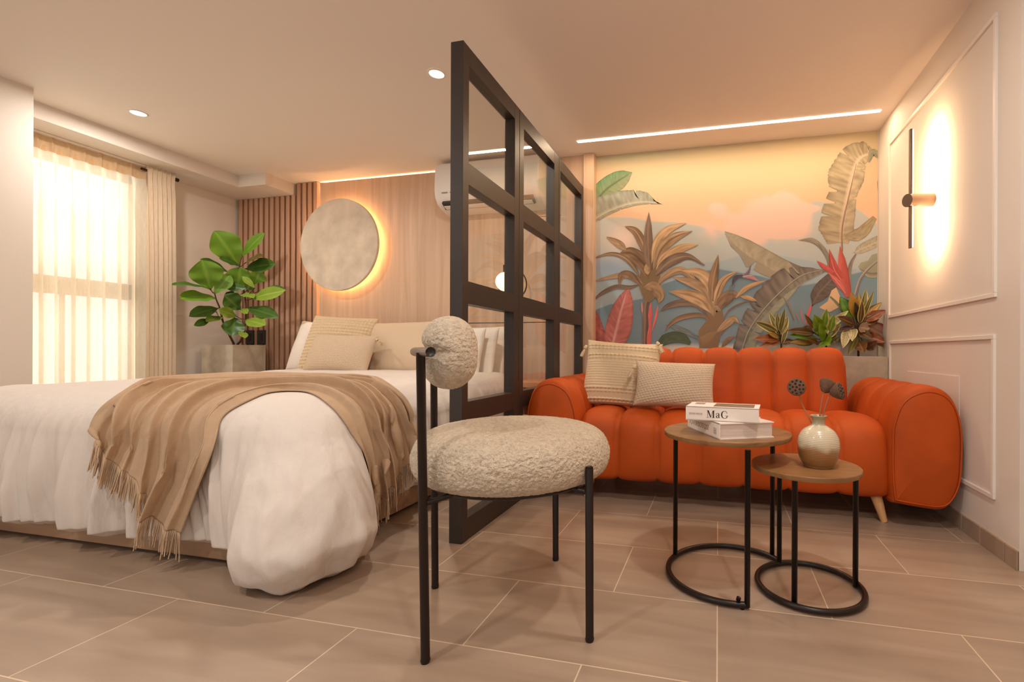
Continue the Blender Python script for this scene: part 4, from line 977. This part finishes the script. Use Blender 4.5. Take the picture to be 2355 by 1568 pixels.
def ridge(pts, soft=6): 
    p = np.array(pts, float); return np.interp(MX, p[:, 0], p[:, 1])
r1 = ridge([(200, 560), (480, 560), (600, 585), (760, 590), (900, 612), (1080, 650), (1250, 690), (1500, 700), (1560, 530), (1660, 455), (1790, 466), (1850, 460), (1960, 520), (2080, 620)])
m1 = sm(-4, 5, MZ - r1); fade = sm(520, 0, MZ - r1)
over(m1, LC(180, 178, 164)); 
cm = np.exp(-(((MX - 1330) / 330) ** 2 + ((MZ - 600) / 120) ** 2)) * 1.5 + np.exp(-(((MX - 1450) / 120) ** 2 + ((MZ - 450) / 60) ** 2)) + np.exp(-(((MX - 1020) / 60) ** 2 + ((MZ - 500) / 35) ** 2)) * .9
cm += np.exp(-(((MX - 1800) / 60) ** 2 + ((MZ - 520) / 50) ** 2)) * .9 + np.exp(-(((MX - 1640) / 60) ** 2 + ((MZ - 500) / 22) ** 2)) * .9
over(sm(.35, .85, cm + nn_ * .55), LC(224, 184, 160))
over(np.exp(-(((MX - 430) / 110) ** 2 + ((MZ - 700) / 95) ** 2)) * .9, LC(232, 196, 172))
r2 = ridge([(200, 860), (860, 775), (1000, 740), (1100, 725), (1300, 770), (1800, 780), (2080, 640)]); over(sm(-6, 8, MZ - r2) * .85, LC(178, 178, 168))
r3 = ridge([(200, 880), (500, 880), (870, 850), (1050, 845), (1200, 800), (1400, 800), (1600, 830), (1800, 880), (2080, 900)]); over(sm(-6, 8, MZ - r3) * .8, LC(158, 170, 168))
over(np.exp(-(((MX - 300) / 200) ** 2 + ((MZ - 880) / 60) ** 2)) * .9, LC(146, 160, 172))
r4 = ridge([(200, 1180), (260, 1150), (340, 1120), (560, 1080), (690, 985), (800, 950), (900, 912), (1040, 890), (1300, 935), (1400, 960), (1560, 1000), (1800, 960), (1880, 930), (1960, 910), (2080, 880)])
over(sm(-4, 6, MZ - r4), LC(112, 134, 140)); over(sm(0, 220, MZ - r4) * .5, LC(140, 150, 146))
over(sm(1180, 1330, MZ) * sm(1500, 1300, MX) * .6, LC(120, 140, 142))
over(sm(1360, 1400, MZ) * .8, LC(222, 200, 176))
MV = [np.stack([XX, np.full_like(XX, MY), ZZ], -1).reshape(-1, 3)]; MF = [[i * gz + j, (i + 1) * gz + j, (i + 1) * gz + j + 1, i * gz + j + 1] for i in range(gx - 1) for j in range(gz - 1)]
MC = [col.reshape(-1, 3)]; mn = [gx * gz]; layer = [0]
def madd(pts2, faces, cols_):
    """pts2 in drawing coordinates"""
    layer[0] += 1; y = MY - .00005 * layer[0] - .001
    p = np.array(pts2, float); W = np.zeros((len(p), 3)); d0 = np.zeros((len(p), 3))
    for k in range(len(p)):
        q = atY(1280 + p[k, 0] / 2.8, 300 + p[k, 1] / 2.8, MY); W[k] = (min(max(q[0], mx0 - .004), mx1), y, max(q[2], .31))
    MV.append(W); MF.extend([[i + mn[0] for i in f] for f in faces]); MC.append(np.array(cols_)); mn[0] += len(p)
mrnd = random.Random(3)
def mleaf(sp, wl, wr, cA, cB, vein=None, prof=(0, .5, .85, 1, .95, .8, .55, 0), jag=0, streak=.14, n=60, nv=13, ang=0):
    """painted leaf along a spine, left/right half widths, streaky side colours"""
    c = catmull(sp, n); T_ = np.gradient(c, axis=0); T_ /= np.linalg.norm(T_, axis=1)[:, None] + 1e-9; N_ = np.c_[T_[:, 1], -T_[:, 0]]
    w_ = np.interp(np.linspace(0, 1, n), np.linspace(0, 1, len(prof)), prof); cA, cB = np.array(lin(cA)), np.array(lin(cB))
    sd = mrnd.uniform(0, 50); P_ = []; K = []
    for i in range(n):
        for j in range(nv):
            v = 2 * j / (nv - 1) - 1; ww = wl if v < 0 else wr; jg = 1
            if jag:
                f_ = noise.noise(Vector((i * .9 * jag, sd, 1 if v < 0 else 2))); jg = 1 - max(0, f_) * .16 - (.42 if noise.noise(Vector((i * .42 * jag, sd + 9, 1 if v < 0 else 2))) > .40 else 0)
            q = c[i] + N_[i] * v * ww * w_[i] * (jg if abs(v) > .3 else 1) + T_[i] * abs(v) * ang * ww
            P_.append(q); k = (v + 1) / 2; cc_ = cA * (1 - k) + cB * k
            st = noise.noise(Vector((i * .55 - abs(v) * 2.0 if jag or ang else i * .12, v * (1.5 if jag or ang else 7), sd)))
            cc_ = cc_ * (1 + streak * 2.2 * st) * (1 - .25 * (abs(v) > .9))
            if vein is not None and abs(v) < .01: cc_ = np.array(lin(vein))
            K.append(cc_)
    madd(P_, [[i * nv + j, (i + 1) * nv + j, (i + 1) * nv + j + 1, i * nv + j + 1] for i in range(n - 1) for j in range(nv - 1)], np.clip(K, 0, 1))
def mpoly(pts, c, c2=None):
    c2 = c2 or c; n = len(pts); from mathutils.geometry import tessellate_polygon as tp_
    madd(pts, [list(f) for f in tp_([[Vector((*p, 0)) for p in pts]])], [np.array(lin(c)) * (1 - k / n) + np.array(lin(c2)) * k / n for k in range(n)])
BRN = [((150, 118, 84), (176, 142, 104)), ((122, 92, 66), (150, 116, 84)), ((176, 136, 94), (198, 160, 116)), ((110, 86, 70), (134, 108, 86))]
LP = (0, .55, .9, 1, .95, .78, .45, 0)
# top left leaves
mleaf([(215, 520), (300, 400), (390, 330), (472, 280)], 62, 70, (138, 136, 98), (104, 138, 92), (90, 96, 60), (.8, 1, 1, 1, .9, .6, .0), ang=.3)
mleaf([(215, 590), (330, 525), (450, 480), (570, 462), (690, 475)], 22, 120, (150, 140, 116), (150, 148, 128), (190, 178, 150), (1, 1, .95, .85, .8, .7, .5, 0), jag=1, streak=.2, ang=-.35)
# right tall leaf and its neighbours
mleaf([(2080, 300), (2068, 330), (2066, 380)], 4, 14, (140, 136, 108), (150, 140, 110))
mleaf([(1835, 720), (1845, 600), (1870, 440), (1905, 300), (1940, 200), (1990, 160), (2060, 150)], 78, 165, (172, 152, 120), (160, 140, 106), (206, 180, 150), (.55, .95, .9, .75, 1, .85, .7, .55, .12), jag=1, streak=.22, n=90, ang=-.1)
mleaf([(1860, 690), (1960, 660), (2050, 560)], 40, 40, (160, 142, 108), (150, 130, 98), None, (.3, 1, .9, .4), streak=.2)
mleaf([(2010, 205), (2035, 145), (2075, 165)], 20, 26, (126, 120, 92), (150, 142, 112), None, (.3, 1, .8))
mleaf([(1838, 780), (1836, 660), (1850, 560), (1880, 430), (1930, 215)], 6, 6, (120, 84, 70), (170, 136, 112), None, (1, 1, .9, .7, .3))
mleaf([(1905, 790), (1960, 765), (2080, 710)], 30, 36, (176, 160, 130), (158, 148, 122), (190, 176, 150), (0, .6, .9, 1, 1), ang=.3)
mpoly([(1940, 878), (1960, 850), (2005, 838), (2030, 800), (2080, 790), (2080, 945), (2020, 925), (1965, 905)], (156, 150, 124), (140, 134, 110))
mleaf([(1950, 890), (2010, 930), (2080, 930)], 16, 16, (168, 158, 130), (110, 96, 80), None, (.1, 1, 1))
mleaf([(1925, 1060), (1955, 960), (2010, 890), (2080, 830)], 9, 10, (96, 80, 74), (186, 170, 150), (70, 56, 50), (1, 1, .8, .6))
mleaf([(1885, 1080), (1880, 960), (1895, 860), (1928, 795)], 16, 16, (150, 130, 112), (110, 94, 82), None, (1, 1, .7, .3))
# big central banana leaves
mpoly([(1085, 652), (1200, 702), (1310, 742), (1420, 800), (1520, 870), (1600, 935), (1500, 975), (1400, 955), (1330, 930), (1268, 895), (1300, 820), (1250, 875), (1222, 880), (1180, 800), (1120, 745)], (168, 152, 122), (140, 130, 108))
mleaf([(1095, 665), (1230, 760), (1400, 860), (1590, 950)], 48, 66, (166, 150, 120), (150, 138, 112), None, (.1, .5, .8, .9, .9, .9, .8), streak=.12, ang=-.3)
mpoly([(1490, 840), (1560, 870), (1650, 905), (1600, 925), (1560, 915)], (118, 104, 88))
mleaf([(1640, 1140), (1680, 1060), (1730, 1000), (1800, 930)], 60, 50, (104, 88, 78), (96, 80, 70), (124, 108, 92), (0, .8, 1, 1, .9, .5), streak=.25, ang=.3)
mpoly([(1690, 1140), (1745, 1100), (1770, 1030), (1800, 1010), (1830, 1080), (1830, 1130), (1760, 1170)], (232, 184, 134))
mleaf([(1760, 1070), (1800, 1110), (1860, 1180)], 8, 10, (150, 146, 112), (110, 104, 80), None, (.6, 1, 1))
mleaf([(1190, 1420), (1240, 1280), (1330, 1150), (1450, 1030), (1580, 930), (1770, 885)], 92, 20, (160, 156, 128), (128, 118, 100), None, (.9, .85, 1, .9, .8, .6, .4, 0), jag=.6, streak=.12, n=80, ang=.2)
mleaf([(1200, 1430), (1260, 1290), (1360, 1170), (1500, 1030), (1640, 950), (1770, 890)], 8, 150, (150, 144, 120), (116, 100, 88), None, (.45, .55, .75, 1, .95, .55, 0), jag=.7, streak=.25, n=80, ang=-.2)
mleaf([(1190, 1430), (1240, 1290), (1330, 1160), (1460, 1025), (1580, 935), (1700, 900)], 5, 5, (50, 40, 34), (196, 184, 160), None, (1, 1, 1, .8, .5))
mleaf([(1450, 1060), (1490, 1120), (1530, 1220)], 8, 10, (110, 98, 88), (150, 140, 120), None, (.2, 1, .6))
# red flower and feather leaf
mleaf([(1552, 706), (1640, 710), (1700, 750), (1745, 820), (1760, 880)], 14, 22, (126, 112, 94), (142, 128, 106), None, (0, .9, .8, .8, .9), streak=.3)
mleaf([(1880, 1070), (1850, 980), (1840, 880), (1824, 742)], 40, 36, (168, 70, 52), (206, 96, 84), (190, 84, 68), (.5, .9, 1, .9, .6, 0), streak=.08)
mleaf([(1830, 960), (1785, 890), (1755, 762)], 34, 28, (190, 78, 66), (160, 60, 48), (222, 130, 110), (1, 1, .8, 0))
mleaf([(1780, 920), (1720, 880), (1674, 838)], 22, 16, (206, 92, 82), (170, 70, 60), None, (.6, 1, .7, 0))
mleaf([(1860, 1050), (1810, 980), (1752, 918)], 20, 20, (212, 110, 96), (176, 80, 70), (230, 150, 130), (.3, 1, .9, .2))
# red streaks
mleaf([(1600, 1250), (1620, 1180), (1640, 1120)], 12, 8, (232, 96, 92), (214, 110, 104), None, (.2, .8, 1, .3)); mleaf([(1592, 1250), (1580, 1200), (1568, 1145)], 4, 4, (224, 116, 110), (210, 120, 112)); mleaf([(1560, 1240), (1545, 1190), (1535, 1170)], 4, 3, (200, 120, 116), (190, 110, 104))
# dark bottom leaf
mleaf([(640, 1400), (720, 1350), (800, 1345), (860, 1375)], 26, 50, (88, 100, 70), (76, 86, 62), None, (.2, .9, 1, .8, .3))
mleaf([(700, 1250), (800, 1280), (920, 1340)], 20, 20, (120, 122, 112), (106, 112, 106), None, (0, .8, .8, .5), streak=.3)
# pink leaves
mleaf([(215, 1100), (250, 1220), (300, 1420)], 50, 40, (180, 96, 80), (160, 84, 72), None, (0, .7, 1, 1), streak=.3, ang=.4)
mleaf([(350, 1420), (380, 1300), (415, 1160), (455, 1028)], 95, 72, (196, 112, 98), (184, 104, 92), (220, 160, 142), (.5, .9, 1, .95, .8, .5, 0), streak=.2, ang=.3)
# dracaena one
mleaf([(566, 1400), (570, 1250), (572, 1130), (590, 1080)], 20, 18, (96, 74, 62), (150, 120, 96), (180, 150, 124), (1, 1, 1, .9))
mleaf([(600, 1400), (606, 1260), (610, 1110)], 10, 22, (210, 92, 84), (226, 110, 100), None, (.8, 1, .6, .9, .3)); mleaf([(612, 1300), (640, 1200), (655, 1120)], 8, 8, (236, 96, 88), (230, 130, 118)); mleaf([(552, 1180), (548, 1100)], 6, 6, (222, 150, 140), (210, 140, 130))
mpoly([(545, 880), (575, 900), (640, 880), (680, 960), (655, 1060), (600, 1110), (560, 1080), (530, 1000)], (126, 102, 72), (142, 114, 80))
def dr(sp, w_, k, vn=None, pr=LP): mleaf(sp, w_, w_, BRN[k][0], BRN[k][1], vn, pr, streak=.28, n=40, nv=9)
dr([(540, 990), (470, 1010), (380, 1008), (290, 1050), (222, 1110)], 15, 3); dr([(545, 960), (500, 880), (430, 815), (340, 795), (222, 828)], 15, 1, (186, 160, 124)); dr([(560, 990), (500, 945), (400, 935), (222, 975)], 20, 0)
dr([(550, 1000), (480, 935), (420, 935), (402, 1005)], 26, 1); dr([(590, 960), (560, 860), (480, 790), (400, 795)], 46, 1, (96, 72, 52)); dr([(600, 860), (560, 740), (510, 650), (440, 616)], 28, 1, (186, 150, 112)); dr([(450, 772), (400, 730), (320, 683)], 24, 0)
dr([(600, 900), (590, 740), (595, 522)], 33, 3, (150, 116, 84), (.6, .8, 1, .9, .6, 0)); dr([(612, 860), (650, 720), (720, 640), (840, 594)], 30, 2); dr([(620, 900), (680, 760), (760, 690), (878, 645)], 36, 0, (110, 80, 54)); dr([(640, 900), (700, 820), (800, 760), (918, 734)], 32, 2)
dr([(640, 930), (720, 850), (840, 810), (955, 868)], 34, 3, (160, 130, 100), (.3, .8, 1, 1, .6, .3, .1)); dr([(640, 1010), (700, 940), (790, 900), (860, 935), (925, 1015)], 26, 0, (190, 156, 116)); dr([(560, 1010), (620, 1010), (665, 1060), (658, 1115)], 40, 0); dr([(590, 930), (575, 860)], 20, 2)
# dracaena two
mpoly([(920, 1400), (915, 1290), (960, 1230), (980, 1150), (1060, 1130), (1080, 1220), (1140, 1220), (1050, 1330), (1040, 1400)], (140, 108, 74), (128, 98, 70))
dr([(1000, 1230), (930, 1190), (820, 1200), (740, 1240), (695, 1300)], 17, 1); dr([(980, 1200), (900, 1120), (810, 1110), (720, 1130), (665, 1166)], 24, 3); dr([(1000, 1180), (940, 1100), (850, 1060), (718, 1036)], 44, 2, (150, 112, 76)); dr([(1010, 1150), (960, 1030), (870, 980), (745, 945)], 34, 0)
dr([(1010, 1120), (990, 990), (920, 920), (800, 900)], 40, 2, (214, 186, 146)); dr([(1000, 1100), (1010, 960), (1042, 798)], 32, 1, (180, 140, 98), (.4, .8, 1, .9, .6, 0)); dr([(1010, 1140), (1040, 1040), (1080, 960), (1172, 902)], 24, 2, (100, 76, 60)); dr([(1020, 1180), (1070, 1100), (1130, 1060), (1170, 1080)], 40, 1)
dr([(1150, 1080), (1230, 1010), (1355, 965)], 16, 2, (200, 140, 90)); dr([(1180, 1068), (1240, 1080), (1290, 1100)], 15, 2); dr([(1060, 1250), (1110, 1160), (1200, 1110), (1290, 1100)], 6, 3); dr([(1020, 1310), (1090, 1250), (1140, 1215), (1175, 1245)], 26, 0)
mpoly([(925, 1330), (985, 1300), (1040, 1290), (1000, 1350), (945, 1395)], (156, 120, 82), (136, 102, 70)); dr([(1060, 1400), (1100, 1350), (1150, 1325)], 16, 1); dr([(1010, 1200), (1020, 1150), (1060, 1160)], 24, 0)
# small bird
mleaf([(1130, 1000), (1150, 950), (1200, 935)], 14, 14, (84, 76, 80), (70, 60, 64), None, (.1, 1, .5)); mleaf([(1195, 945), (1230, 920), (1255, 862)], 12, 14, (96, 70, 84), (140, 110, 124), None, (.3, 1, .6, 0)); mleaf([(1200, 945), (1250, 950), (1300, 972)], 8, 18, (176, 110, 112), (190, 130, 124), None, (.4, 1, .9, .2)); mleaf([(1200, 940), (1290, 930), (1350, 942)], 2.5, 2, (170, 186, 188), (160, 176, 180), None, (1, .8, 0))
for k in range(4): mleaf([(1150 - k * 9, 990), (1140 - k * 10, 1030), (1132 - k * 9, 1060)], 1.2, 1.2, (90, 96, 104), (90, 96, 104), None, (1, 1, 1))
mo = obj('tropical_mural', np.concatenate(MV), MF, M['mural'], cols=np.clip(np.concatenate(MC) * MURAL_GAIN, 0, 1), smooth=False)
tag(mo, 'printed tropical jungle mural of banana leaves and misty mountains behind the sofa', 'mural')
